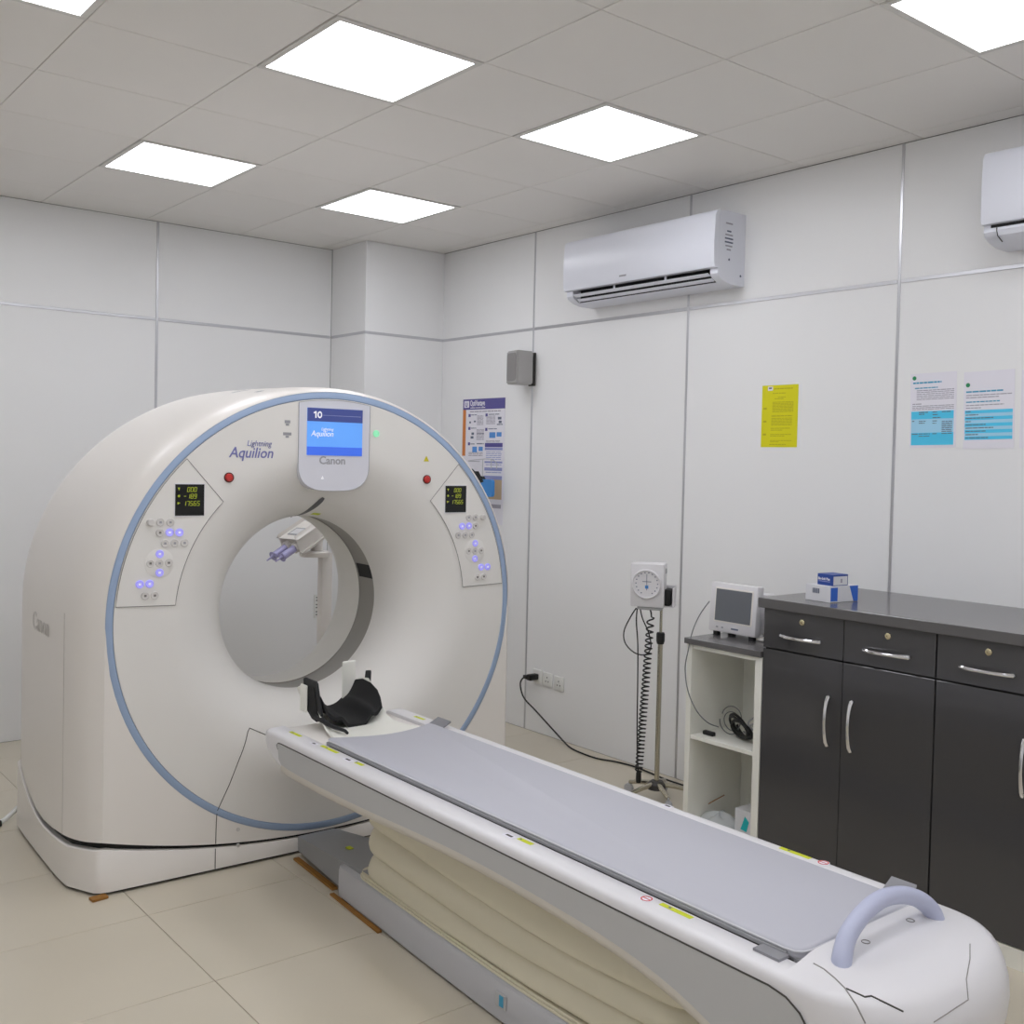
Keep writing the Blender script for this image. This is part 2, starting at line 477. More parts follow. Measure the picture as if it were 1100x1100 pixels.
for zz in (0.28, 0.045):   # fixings of the lower middle cover
    mk('screw_cap', B().disc_lathe([(0.0, 0.0), (0.008, 0.0), (0.008, 0.002), (0.0, 0.003)], (-0.40, -0.0005, 0.09 if zz < .1 else 0.155), (0, -1, 0), 12), 'btn', gan)

def seam(pts, r=0.0016, m='seam', parent=None, name='panel_seam'):
    return mk(name, B().tube(pts, r, 6), m, parent or gan)
def cov_pt(x, z, lift=0.0008):
    r = math.hypot(x, z - ZC); return Vector((x, dish_y(min(r, RI)) - lift, z))
def line_pts(a, b_, n=14): return [(a[0] + (b_[0] - a[0]) * k / n, a[1] + (b_[1] - a[1]) * k / n) for k in range(n + 1)]
# lower service cover seams (both sides of the table)
for s in (-1, 1):
    p2 = []
    for A_, B_ in zip([(-.488, .248), (-.44, .345), (-.40, .442), (-.372, .505), (-.356, .545), (-.346, .556)], [(-.44, .345), (-.40, .442), (-.372, .505), (-.356, .545), (-.346, .556), (-.15, .45)]):
        p2 += line_pts(A_, B_, 6)
    if s > 0: seam([cov_pt(s * x, z) for x, z in p2])
    seam([(s * -.490, -0.0008, .236), (s * -.492, -.0008, .20), (s * -.493, -.0008, .115)])
    seam([(s * -.494, -0.0006, .095), (s * -.494, -.0006, .012)])
seam([(-1.0205, .22, .19 + (1.05 - .19) * k / 10) for k in range(11)], 0.001, 'logo_faint')

# control panels
def panel_outline(s):
    pts = []
    a0, a1 = math.atan2(1.653 - ZC, -.630), math.atan2(1.092 - ZC, -.893)
    for k in range(15):
        a = a0 + (a1 - a0) * k / 14; pts.append((0.896 * math.cos(a), ZC + 0.896 * math.sin(a)))
    a2, a3 = math.atan2(1.086 - ZC, -.672), math.atan2(1.482 - ZC, -.478)
    for k in range(15):
        a = a2 + (a3 - a2) * k / 14; pts.append((0.672 * math.cos(a), ZC + 0.672 * math.sin(a)))
    return [(s * x, z) for x, z in pts]
SEG = {'0': 'abcdef', '1': 'bc', '5': 'acdfg', '6': 'acdefg', '7': 'abc', '8': 'abcdefg', '9': 'abcdfg', '-': 'g'}
def seven(tx, xr, y, z, parent, w_=.0085, h_=.017, pitch=.0135):
    for i, ch in enumerate(tx):
        x0 = xr - (len(tx) - i) * pitch; b = B(); q = .0012
        def sg(ax, az, bx, bz):
            b.box(min(ax, bx) - q, max(ax, bx) + q, y - .0004, y + .001, min(az, bz) - q, max(az, bz) + q)
        g = .0012; hm = h_ / 2
        P = {'a': (g, h_, w_ - g, h_), 'b': (w_, hm + g, w_, h_ - g), 'c': (w_, g, w_, hm - g), 'd': (g, 0, w_ - g, 0), 'e': (0, g, 0, hm - g), 'f': (0, hm + g, 0, h_ - g), 'g': (g, hm, w_ - g, hm)}
        for k in SEG[ch]:
            ax, az, bx, bz = P[k]; sg(x0 + ax, z + az, x0 + bx, z + bz)
        for v in b.bm.verts: v.co.x += (v.co.z - z) * .14
        mk('display_digits', b, 'led_green', parent, 0)
LBTN = [(-0.731, 1.409, 0), (-0.693, 1.408, 0), (-0.732, 1.369, 2), (-0.695, 1.369, 1), (-0.657, 1.368, 1), (-0.712, 1.327, 0), (-0.675, 1.327, 0), (-0.637, 1.327, 0),
        (-0.732, 1.287, 1), (-0.767, 1.252, 2), (-0.732, 1.251, 0), (-0.697, 1.252, 2), (-0.732, 1.215, 1), (-0.806, 1.174, 1), (-0.769, 1.174, 1), (-0.785, 1.129, 2), (-0.749, 1.128, 2)]
for s in (1, -1):
    out = panel_outline(s)
    yp = -0.0022
    def py(x, z): return yp
    pan = mk('control_panel', B().prism(out, lambda a, c: (a, py(a, c), c), lambda a, c: (a, 0.004, c)), 'plastic_cover', gan, 30)
    seam([(x, py(x, z) - 0.0004, z) for x, z in out] + [(out[0][0], py(*out[0]) - .0004, out[0][1])], 0.0012, 'seam_mid', pan, 'panel_edge')
    cx = s * -0.6185
    mk('display_frame', B().box(cx - .0605, cx + .0605, yp - .002, yp + .002, 1.428, 1.559, .001, 1), 'plastic_cool', pan, 0)
    mk('display', B().box(cx - .057, cx + .057, yp - .0028, yp + .001, 1.433, 1.555), 'display_black', pan, 0)
    for q, (tx, zz) in enumerate((('000', 1.526), ('-189', 1.500), ('17565', 1.472))):
        seven(tx, cx + .030 + (.012 if q == 2 else 0), yp - .0032, zz, pan)
        b = B()
        if q == 0: b.prism([(-.048, zz + .016), (-.038, zz + .016), (-.043, zz + .004)], lambda a, c: (cx + a, yp - .0032, c), lambda a, c: (cx + a, yp - .002, c))
        elif q == 1: b.disc_lathe([(0, 0), (.005, 0), (.005, .0005)], (cx - .043, yp - .003, zz + .009), (0, -1, 0), 12)
        else: b.prism([(-.048, zz + .014), (-.036, zz + .011), (-.048, zz + .004)], lambda a, c: (cx + a, yp - .0032, c), lambda a, c: (cx + a, yp - .002, c))
        mk('display_symbol', b, 'led_green', pan, 0)
    mk('direction_pad', B().disc_lathe([(0, .0), (.056, .0), (.056, .0012), (.054, .002), (0, .002)], (s * -.732, yp, 1.251), (0, -1, 0), 40), 'plastic_cover', pan)
    for x, z, kd in LBTN:
        bt = mk('button', B().disc_lathe([(0.0155, 0.0), (0.0155, .0035), (.013, .0055), (.0115, .0042), (0, .0042)], (s * x, yp, z), (0, -1, 0), 20), ('btn', 'btn_blue', 'btn')[kd], pan)
    for x, z, kd in LBTN:
        mk('button_symbol', B().box(s * x - .0045, s * x + .0045, yp - .0048, yp - .004, z - .004, z + .004), ('logo_grey', 'print_white', 'btn_dark')[kd], pan, 0)
    mk('key_knob', B().disc_lathe([(.014, 0), (.014, .012), (.011, .018), (0, .018)], (s * -.770, yp, 1.409), (0, -1, 0), 20), 'btn', pan)
    # emergency stop
    e = mk('emergency_button', B().disc_lathe([(.016, 0.0), (.016, .006), (.012, .012), (0, .014)], (s * -.4615, dish_y(.73) - .001, 1.583), (0, -1, 0), 24), 'red', gan)
    mk('button_ring', B().disc_lathe([(.020, 0), (.020, .004), (.0165, .004), (.0165, 0)], (s * -.4615, dish_y(.73) - .001, 1.583), (0, -1, 0), 24), 'dark_red', e)

# warning triangle, power light, marks
mk('warning_triangle', B().prism([(.444, 1.664), (.472, 1.664), (.458, 1.689)], lambda a, c: (a, -.0012, c), lambda a, c: (a, .001, c)), 'yellow_warn', gan, 0)
mk('power_light', B().disc_lathe([(.015, 0), (.015, .003), (.010, .003), (.010, .001), (0, .0015)], (.199, -.0005, 1.78), (0, -1, 0), 24), 'green_led', gan)
text('model_lettering', 'Aquilion', .060, 'logo_blue', gan, front_M(-.462, -.0012, 1.664), shear=.22, bold=.0006, sx=.92)
text('model_lettering', 'Lightning', .033, 'logo_blue', gan, front_M(-.389, -.0012, 1.711), shear=.22, sx=.88)
for zz, ww in ((1.815, .012), (1.765, .018)):
    mk('symbol_mark', B().box(-.215 - ww, -.215 + ww, -.001, .001, zz - .006, zz + .006).box(-.222, -.208, -.001, .001, zz - .016, zz - .008), 'logo_grey', gan, 0)

# monitor bezel
out = []
for k in range(13):
    a = math.atan2(.873, -.165) + (math.atan2(.873, .165) - math.atan2(.873, -.165)) * k / 12
    out.append((.8955 * math.cos(a), ZC + .8955 * math.sin(a)))
for k in range(25):
    a = -PI * k / 24
    cxp, sz = math.cos(a), math.sin(a)
    out.append((.165 * (abs(cxp) ** .62) * (1 if cxp > 0 else -1), 1.635 + .105 * (abs(sz) ** .9) * (1 if sz > 0 else -1)))
def ybz(a, c): return dish_y(math.hypot(a, c - ZC))
bez = mk('screen_bezel', B().prism(out, lambda a, c: (a, -.004, c), lambda a, c: (a, .004 + ybz(a, c), c)), 'bezel', gan, 30)
seam([(x, -.0042, z) for x, z in out] + [(out[0][0], -.0042, out[0][1])], .0011, 'logo_grey', bez, 'bezel_edge')
mk('screen', B().box(-.129, .129, -.0062, -.003, 1.680, 1.878), 'screen_blue', bez, 0)
mk('screen_header', B().box(-.129, .129, -.0066, -.0058, 1.822, 1.878), 'screen_navy', bez, 0)
mk('screen_band', B().box(-.129, .129, -.0066, -.0058, 1.680, 1.716), 'screen_deep', bez, 0)
mk('screen_line', B().box(-.058, .120, -.0070, -.0064, 1.8475, 1.8495), 'poster_lilac', bez, 0)
b = B().prism([(-.094, 1.836), (-.088, 1.836), (-.088, 1.864), (-.093, 1.864), (-.101, 1.859), (-.101, 1.854), (-.094, 1.857)], lambda a, c: (a, -.0074, c), lambda a, c: (a, -.0060, c))
mk('screen_lettering', b, 'print_white', bez, 0)
b = B(); b.grid([[(-.073 + .0105 * f * math.cos(2 * PI * k / 24) * (1 if f > .9 else .86), yy, 1.850 + .0145 * f * math.sin(2 * PI * k / 24)) for k in range(24)] for f, yy in ((1, -.006), (1, -.0074), (.58, -.0074), (.58, -.006))], close_v=True)
mk('screen_lettering', b, 'print_white', bez, 0)
text('screen_lettering', 'Aquilion', .034, 'print_white', bez, front_M(-.112, -.0070, 1.760), shear=.22, sx=.9)
text('screen_lettering', 'Lightning', .017, 'print_white', bez, front_M(-.065, -.0070, 1.785), shear=.22, sx=.9)
text('maker_lettering', 'Canon', .046, 'logo_grey', bez, front_M(-.010, -.0046, 1.644), align='CENTER', bold=.0008)
mk('status_light', B().prism([(-.062, 1.580), (-.048, 1.580), (-.054, 1.594)], lambda a, c: (a, -.0048, c), lambda a, c: (a, -.003, c)), 'print_white', bez, 0)
# maker lettering on the left flank
M = Matrix.Translation((-1.0335, .69, .93)) @ Matrix.Rotation(-PI / 2, 4, 'Z') @ Matrix.Rotation(PI / 2, 4, 'X')
text('maker_lettering', 'Canon', .105, 'logo_faint', gan, M, bold=.001)
# laser slot above the bore and yellow label
lp = [(.004, 1.497), (-.002, 1.484), (-.012, 1.462), (-.022, 1.440), (-.033, 1.420), (-.045, 1.402)]
lw = [.007, .013, .015, .013, .010, .005]
b = B(); sl = smooth_curve([cov_pt(x, z, .001) for x, z in lp], 5); rows = []
for i, p in enumerate(sl):
    t = (sl[min(i + 1, len(sl) - 1)] - sl[max(i - 1, 0)]).normalized()
    side = t.cross(Vector((0, -1, 0))).normalized()
    wdt = interp([(k / 5, v) for k, v in enumerate(lw)], i / (len(sl) - 1))
    rows.append([cov_pt((p + side * wdt * q).x, (p + side * wdt * q).z, .0015) for q in (-1, -.5, 0, .5, 1)])
b.grid(rows); mk('laser_slot', b, 'edge_dark', gan, 0)
b = B(); b.grid([[cov_pt(x, ZC + math.sqrt(r * r - x * x), .001) for x in (.015, .025, .035, .045, .055)] for r in (.398, .402, .407)])
mk('yellow_label', b, 'yellow_tag', gan, 0)
# small labels on top of the shell
def shell_pt(y, ang, lift):
    a, b_ = AB(y); return Vector(((a + lift) * math.cos(ang), y, ZC + (b_ + lift) * math.sin(ang)))
for y0, y1, a0, a1 in ((.16, .20, 104, 106), (.42, .45, 101, 106), (.52, .54, 100, 103)):
    b = B(); b.grid([[shell_pt(y, rad(a), .001) for a in (a0, (a0 + a1) / 2, a1)] for y in (y0, y1)])
    mk('top_label', b, 'logo_grey', gan, 0)

# ================================================================== COUCH
KA = GA - rad(1.987)
KXv = Vector((math.cos(KA), -math.sin(KA), 0)); KYv = Vector((math.sin(KA), math.cos(KA), 0))
PV = GP + GXv * 0.025 + GYv * -2.7
YO = -1.5
KP = PV + KYv * (YO + 2.7)
KM = Matrix.Translation(KP) @ Matrix.Rotation(-KA, 4, 'Z')
cou = thing('patient_couch', 'long white and grey scanner table on a pleated beige lifting column', 'scanner table', KP, -KA)
def kp(x, y, z): return (x, y - YO, z)
ZR, HF = 0.611, 0.318          # rail top height, half width of the frame
Y0F = -.185                    # end of the frame at the bore
FB = [(-.185, .560), (-.20, .528), (-.235, .500), (-.30, .476), (-.40, .464), (-.6, .462), (-.9, .466), (-1.5, .486), (-1.95, .476), (-2.2, .458), (-2.38, .425), (-2.55, .365), (-2.7, .29), (-2.85, .22)]
FBr = [(-y, z) for y, z in FB]
def fbot(y): return hermite(FBr, -y)
def frame_sec(y):
    zb = fbot(y); e = min(1, max(0, (Y0F - y) / .02)); e = math.sqrt(e)
    dz = (1 - e) * .007; dx = (1 - e) * .008; h = HF
    hp = [(.0, zb), (h - .045, zb), (h - .017 - dx, zb + .006), (h - .004 - dx, zb + .022), (h - .0005 - dx, zb + .03), (h - dx, zb + .036), (h - dx, ZR - .022 - dz), (h - .002 - dx, ZR - .013 - dz), (h - .007 - dx, ZR - .006 - dz), (h - .015 - dx, ZR - .002 - dz), (h - .027 - dx, ZR - dz), (.243, ZR - dz), (.238, ZR - .003 - dz), (.237, ZR - .028 - dz)]
    pts = [kp(x, y, z) for x, z in hp]
    return [kp(-x, y, z) for x, z in reversed(hp[1:])] + pts
b = B()
st = [-.185, -.188, -.195, -.205, -.22, -.235, -.265, -.30, -.35, -.4, -.5, -.7, -.9, -1.2, -1.5, -1.75, -1.95, -2.1, -2.2, -2.3, -2.38, -2.46, -2.55, -2.62, -2.6432]
vv = b.grid([frame_sec(y) for y in st], close_v=True)
b.bm.faces.new(vv[0]); b.bm.faces.new(list(reversed(vv[-1])))
frm = mk('frame', b, 'plastic_cool', cou, 40)
# grey side panels with a dark seam along the top edge
ZT = .578
top = [(-.310, .552), (-.298, .566), (-.31, ZT - .002), (-.335, ZT)] + [(-.335 - 2.285 * k / 20, ZT) for k in range(1, 21)] + [(-2.665, ZT - .007), (-2.70, ZT - .026), (-2.728, ZT - .06), (-2.745, ZT - .11)]
bot = [(-2.75, fbot(-2.75) + .035)] + [(-2.72 + 2.38 * k / 40, fbot(-2.72 + 2.38 * k / 40) + .033) for k in range(41)] + [(-.318, .518)]
for s in (-1, 1):
    mk('side_panel', B().prism(top + bot, lambda a, c: kp(s * (HF + .0022), a, c), lambda a, c: kp(s * (HF - .006), a, c)), 'panel_grey', cou, 30)
    mk('panel_seam', B().tube([kp(s * (HF + .0010), y, z + .002) for y, z in top], .0022, 6), 'seam', cou)
    lipb = [(y, fbot(y) + .033) for y in [-.34 - 2.38 * k / 40 for k in range(41)]]
    bb = B(); bb.grid([[kp(s * (HF + .0025), y, z) for y, z in lipb], [kp(s * (HF + .0042), y, z - .010) for y, z in lipb], [kp(s * (HF + .001), y, z - .026) for y, z in lipb], [kp(s * (HF - .013), y, z - .034) for y, z in lipb]])
    mk('lower_lip', bb, 'lip', cou, 60)
# foot-end hood
b = B()
YH = -2.655
# plan outlines stacked from the floor side up to the crowned top: (z, half width, nose depth, exponent)
HL = [(.240, .300, .135, 2.6), (.300, .310, .180, 2.6), (.360, .315, .215, 2.6), (.420, .318, .243, 2.6), (.470, .318, .257, 2.6), (.510, .318, .262, 2.6), (.545, .318, .258, 2.6), (.570, .318, .248, 2.6), (.589, .318, .234, 2.6), (.598, .316, .224, 2.6), (.605, .311, .212, 2.6), (.609, .303, .200, 2.6), (.6115, .291, .186, 2.6), (.6145, .272, .168, 2.6), (.619, .248, .145, 2.6), (.624, .226, .115, 2.7), (.6285, .208, .080, 2.8), (.631, .190, .050, 3.0), (.632, .15, .025, 3.0), (.6322, .08, .010, 3.0)]
def hood_lvl(z, wd, dp, n):
    pts = []; ex = 2 / n
    pts.append(kp(wd, YH + .012, z))
    for k in range(49):
        t = PI * k / 48; c, s_ = math.cos(t), math.sin(t)
        pts.append(kp(wd * (abs(c) ** ex) * (1 if c > 0 else -1), YH - dp * (abs(s_) ** ex), z))
    pts.append(kp(-wd, YH + .012, z))
    return pts
vv = b.grid([hood_lvl(*q) for q in HL])
b.bm.faces.new(vv[0]); b.bm.faces.new(vv[-1])
for r0, r1 in zip(vv, vv[1:]):
    b.bm.faces.new([r0[0], r0[-1], r1[-1], r1[0]])
hood = mk('end_hood', b, 'plastic_cool', cou, 50)
def bvh_of(o):
    q = bmesh.new(); q.from_mesh(o.data); t_ = BVHTree.FromBMesh(q); q.free(); return t_
HOOD, FRAME = bvh_of(hood), bvh_of(frm)
KI = KM.inverted()
def khit(u, v, bvh, lift=.001):
    o = KI @ CAM; d = (KI.to_3x3() @ pray(u, v)).normalized()
    h = bvh.ray_cast(o, d)
    if h[0] is None: return None
    n = h[1] if h[1].dot(d) < 0 else -h[1]
    return h[0] + n * lift
def kseam(pix, bvh, name, m, r):
    pts = []
    for (a, c), (d, e) in zip(pix, pix[1:]):
        for k in range(8):
            q = khit(a + (d - a) * k / 8, c + (e - c) * k / 8, bvh, .0004)
            if q is not None: pts.append(q)
    if len(pts) > 2: mk(name, B().tube(pts, r, 6), m, cou)
kseam([(909, 1062), (929, 1071), (936, 1070), (975, 1089)], HOOD, 'hood_seam', 'seam', .0020)
kseam([(1003, 1098), (1040, 1074), (1038, 1052), (1042, 1030), (1042, 1012)], HOOD, 'hood_seam', 'seam_light', .0012)
kseam([(874, 1035), (885, 1041), (897, 1051), (908, 1062), (920, 1080), (931, 1102)], HOOD, 'hood_seam', 'seam_light', .0016)
# tabletop slab
def round_rect(x0, x1, y0, y1, r, n=6):
    out = []
    for cx, cy, a0 in ((x1 - r, y1 - r, 0), (x0 + r, y1 - r, 90), (x0 + r, y0 + r, 180), (x1 - r, y0 + r, 270)):
        for k in range(n + 1):
            a = rad(a0 + 90 * k / n); out.append((cx + r * math.cos(a), cy + r * math.sin(a)))
    return out
rr_ = round_rect(-.226, .226, -2.635, -.52, .03)
mk('tabletop', B().prism(rr_, lambda a, c: kp(a, c, ZR - .026), lambda a, c: kp(a, c, ZR - .002)), 'tabletop', cou, 30)
for s in (-1, 1):
    mk('table_rail', B().box(s * .2300 - .0045, s * .2300 + .0045, -2.60 - YO, -.53 - YO, ZR - .010, ZR + .0085, .002, 1), 'rail_mid', cou, 30)
    mk('slide_groove', B().box(s * .2355 - .002, s * .2355 + .002, -2.62 - YO, -.56 - YO, ZR - .028, ZR - .0015), 'black', cou, 0)
mk('table_bed', B().box(-.2365, .2365, -.52 - YO, -.183 - YO, ZR - .060, ZR - .014, .004, 2), 'plastic_white', cou, 30)
mk('end_gap', B().box(-.215, .215, -2.654 - YO, -2.636 - YO, ZR - .026, ZR - .004), 'black', cou, 0)
# grab handle at the foot end
hp = smooth_curve([kp(-.192, -2.712, .600), kp(-.184, -2.706, .632), kp(-.148, -2.695, .668), kp(-.083, -2.688, .696), kp(-.005, -2.684, .708), kp(.070, -2.686, .700), kp(.135, -2.692, .677), kp(.178, -2.702, .643), kp(.192, -2.708, .603)], 6)
n_ = len(hp); rad_ = [.0200 + .005 * (abs(2 * k / (n_ - 1) - 1) ** 4) for k in range(n_)]
mk('grab_handle', B().tube(hp, rad_, 14), 'handle_lav', cou)
for u, v in ((930, 1012), (978, 989)):
    p = khit(u, v, HOOD, .0003)
    if p is not None: mk('hood_icon', B().tube([p + Vector((.009 * math.cos(k * PI / 8), .009 * math.sin(k * PI / 8), .0006)) for k in range(16)], .0012, 5, closed=True), 'seam_light', cou)
# stickers on the rails
def sticker(u, v, w_, h_, m, rot=0, name='sticker', lift=.0008):
    c = khit(u, v, FRAME, .0)
    if c is None: return
    x, y, z = c
    P = [(-w_ / 2, -h_ / 2), (w_ / 2, -h_ / 2), (w_ / 2, h_ / 2), (-w_ / 2, h_ / 2)]
    mk(name, B().prism(P, lambda a, c_: (x + a, y + c_, z + lift), lambda a, c_: (x + a, y + c_, z - .002)), m, cou, 0)
def rail_sticker(x, y, w_, l, m, name, lift=.0008):
    mk(name, B().box(x - w_ / 2, x + w_ / 2, y - YO - l / 2, y - YO + l / 2, ZR - .001, ZR + lift), m, cou, 0)
for x, y, l in ((-.262, -.34, .085), (-.258, -.60, .12), (-.262, -.82, .05), (-.262, -1.735, .06), (-.258, -2.30, .10), (.290, -2.235, .10), (.270, -.39, .07)):
    rail_sticker(x, y, .015, l, 'yellow_tag', 'yellow_sticker')
    rail_sticker(x, y + .02, .006, .008, 'ink_dark', 'sticker_print', .0012)
for x, y, l in ((-.268, -.50, .035), (-.270, -.755, .05), (-.272, -1.675, .045), (.292, -1.755, .035)):
    rail_sticker(x, y, .020, l, 'paper_white', 'sticker'); rail_sticker(x, y, .009, l * .6, 'seam', 'sticker_print', .0012)
for x, y in ((-.266, -2.21), (.293, -2.325)):
    c = Vector(kp(x, y, ZR))
    mk('sticker', B().disc_lathe([(.017, 0), (.017, .0008), (0, .0008)], c, (0, 0, 1), 20), 'paper_white', cou)
    mk('prohibition_ring', B().disc_lathe([(.015, .0005), (.015, .0014), (.0115, .0014), (.0115, .0005)], c, (0, 0, 1), 20).box(c.x - .0015, c.x + .0015, c.y - .012, c.y + .012, c.z + .0008, c.z + .0014), 'red', cou, 0)

# lifting column: skirt, pleated cover, link box
def boat(y): return hermite([(-2.45, 1.06), (-1.7, 1.07), (-1.2, .97), (-.8, .86), (-.45, .76)], y)
def rr_ring(hw, y0, y1, r, z, n=8):
    rr = round_rect(-hw, hw, y0, y1, r, n); out = []
    for i in range(len(rr)):
        (a, c), (d, e) = rr[i], rr[(i + 1) % len(rr)]
        ns = 16 if abs(e - c) > .5 else 1
        for q in range(ns):
            yy = c + (e - c) * q / ns
            out.append(kp((a + (d - a) * q / ns) * boat(yy), yy, z))
    return out
b = B()
rows = [rr_ring(.193, -2.45, -.45, .06, .010), rr_ring(.195, -2.45, -.45, .06, .03), rr_ring(.195, -2.45, -.45, .06, .100), rr_ring(.189, -2.444, -.456, .06, .120), rr_ring(.178, -2.43, -.47, .06, .126), rr_ring(.10, -2.34, -.57, .06, .126)]
b.grid(rows, close_v=True)
mk('base_skirt', b, 'skirt', cou, 40)
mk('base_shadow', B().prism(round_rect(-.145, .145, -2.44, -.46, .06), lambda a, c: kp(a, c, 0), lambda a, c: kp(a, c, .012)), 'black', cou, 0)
for q, (hw, z0) in enumerate(((.181, .126), (.177, .135))):
    b = B(); e = .004 * q
    b.grid([rr_ring(hw, -2.36 + e, -.60 - e, .07, z0), rr_ring(hw + .001, -2.36 + e, -.60 - e, .07, z0 + .004), rr_ring(hw, -2.36 + e, -.60 - e, .07, z0 + .008), rr_ring(hw - .03, -2.33, -.63, .07, z0 + .009)], close_v=True)
    mk('cover_hem', b, 'bellows', cou, 40)
b = B(); rows = []; nf = 4; z0, z1 = .142, .50; NS = 12
for k in range(nf * NS + 1):
    f = k / (nf * NS); ph = (k % NS) / NS
    bulge = math.sin(PI * ph) ** .55
    hw = .150 + .030 * bulge; ye = -2.33 + .03 * f + (1 - bulge) * .032; ys_ = -.63 - (1 - bulge) * .032
    sag = -.022 * math.sin(PI * ph)
    rr3 = .12
    base = []
    LEN = (ys_ - ye) - 2 * rr3; NL = 22
    for sgn in (1, -1):
        for q in range(NL): base.append((sgn * hw, (ye + rr3 + LEN * q / NL) if sgn > 0 else (ys_ - rr3 - LEN * q / NL)))
        cy = ys_ - rr3 if sgn > 0 else ye + rr3
        rx = min(rr3, hw)
        for q in range(17):
            a = (PI * q / 16) if sgn > 0 else (PI + PI * q / 16)
            sx_, sy_ = math.cos(a), math.sin(a)
            base.append((hw * (abs(sx_) ** .6) * (1 if sx_ > 0 else -1), cy + rr3 * (abs(sy_) ** .8) * (1 if sy_ > 0 else -1)))
    ring = []
    for (px_, py_) in base:
        wv = .010 * math.sin(py_ * 4.3 + f * 5) + .006 * math.sin(py_ * 11 + k * .35)
        ring.append(kp(px_ * (1 + wv) * boat(py_), py_, z0 + (z1 - z0) * f + sag * (1 + .4 * math.sin(py_ * 2.7)) + .010 * math.sin(py_ * 2.6 + f * 5) * (1 if 0 < k < nf * NS else 0)))
    rows.append(ring)
b.grid(rows, close_v=True)
mk('pleated_cover', b, 'bellows', cou, 80)
b = B().prism([(-.085, -.03), (-.125, -.42), (-.13, -.68), (.13, -.68), (.125, -.42), (.085, -.03)], lambda a, c: kp(a, c, .028), lambda a, c: kp(a, c, .088 + .06 * min(1, max(0, (-.03 - c) / .6))))
mk('link_box', b, 'rail_mid', cou, 30)
mk('yellow_sticker', B().box(-.03, -.01, -.36 - YO, -.33 - YO, .112, .1225), 'yellow_tag', cou, 0)
rc = mk('latch_recess', B().box(-.2110, -.2060, -1.60 - YO, -1.545 - YO, .052, .098, .003, 1), 'panel_grey', cou, 30)
mk('latch', B().box(-.2125, -.2100, -1.588 - YO, -1.568 - YO, .058, .092, .001, 1), 'ink_blue', rc, 0)

# wooden packers under scanner and table
def board(x0, x1, y0, y1, h, lab):
    c = KM @ Vector(kp((x0 + x1) / 2, (y0 + y1) / 2, 0))
    o = mk('wooden_packer', B().box(-(x1 - x0) / 2, (x1 - x0) / 2, -(y1 - y0) / 2, (y1 - y0) / 2, 0, h, .001, 1), 'wood', None, 0)
    o.location = c; o.rotation_euler = (0, 0, -KA - .06); tag(o, lab, 'wood board')
board(-.126, -.102, -.42, -.05, .010, 'brown wooden packing board on the floor beside the grey link box')
board(-.176, -.158, -.84, -.45, .008, 'brown wooden packing board along the grey skirt of the table')
o = mk('wooden_packer', B().box(-.03, .03, -.018, .018, 0, .010, .001, 1), 'wood', None, 0)
o.location = GM @ Vector((-.945, -.012, 0)); o.rotation_euler = (0, 0, .1); tag(o, 'small brown wooden wedge under the front left corner of the scanner', 'wood wedge')

# mattress on the table
MZ = ZR - .002
mt = thing('table_mattress', 'thin grey padded mattress lying on the scanner table', 'mattress', KM @ Vector(kp(0, -1.60, MZ)), -KA)
def mp(x, y, z): return (x, y + 1.60, z)
loop = []
for k in range(17):   # concave edge towards the bore
    t = k / 16; loop.append((-.212 + .424 * t, -.515 - .022 * t - .062 * math.sin(PI * t)))
loop += [(.222, -.545), (.228, -.57)] + [(.229, -.75 - 1.7 * k / 10) for k in range(11)] + [(.229, -2.59), (.224, -2.615), (.21, -2.628), (.19, -2.633), (-.19, -2.633), (-.21, -2.628), (-.224, -2.615), (-.229, -2.59)] + [(-.229, -2.45 + 1.7 * k / 10) for k in range(11)] + [(-.228, -.55), (-.222, -.525)]
def inset(l, d):
    res = []; n = len(l)
    for i in range(n):
        a, c, e = Vector(l[i - 1]), Vector(l[i]), Vector(l[(i + 1) % n])
        t = (e - a).normalized(); nn = Vector((t.y, -t.x))
        res.append((c.x + nn.x * d, c.y + nn.y * d))
    return res
b = B()
rows = [[mp(x, y, .001) for x, y in loop], [mp(x, y, .014) for x, y in loop], [mp(x, y, .019) for x, y in inset(loop, .004)], [mp(x, y, .0215) for x, y in inset(loop, .010)]]
vv = b.grid(rows, close_v=True)
b.bm.faces.new(vv[-1]); b.bm.faces.new(list(reversed(vv[0])))
mk('pad', b, 'mat_grey', mt, 40)
b = B(); b.tube([mp(x, y, .0145) for x, y in loop], .0028, 6, closed=True); mk('piping', b, 'mat_light', mt)
def clip(x, y, s, h0, h1, ln):
    x0, x1 = (x - .012, x + .030) if s > 0 else (x - .026, x + .010)
    b = B().prism([(x0, h0), (x1, h1), (x1, h1 - .006), (x0, h0 - .006)], lambda a, c: mp(a, y - ln, c), lambda a, c: mp(a, y + ln, c))
    mk('strap_clip', b, 'clip_grey', mt, 0)
clip(.246, -.560, 1, .012, .032, .045); clip(.268, -2.56, 1, .006, .030, .035); clip(-.246, -2.575, -1, .008, .008, .035)

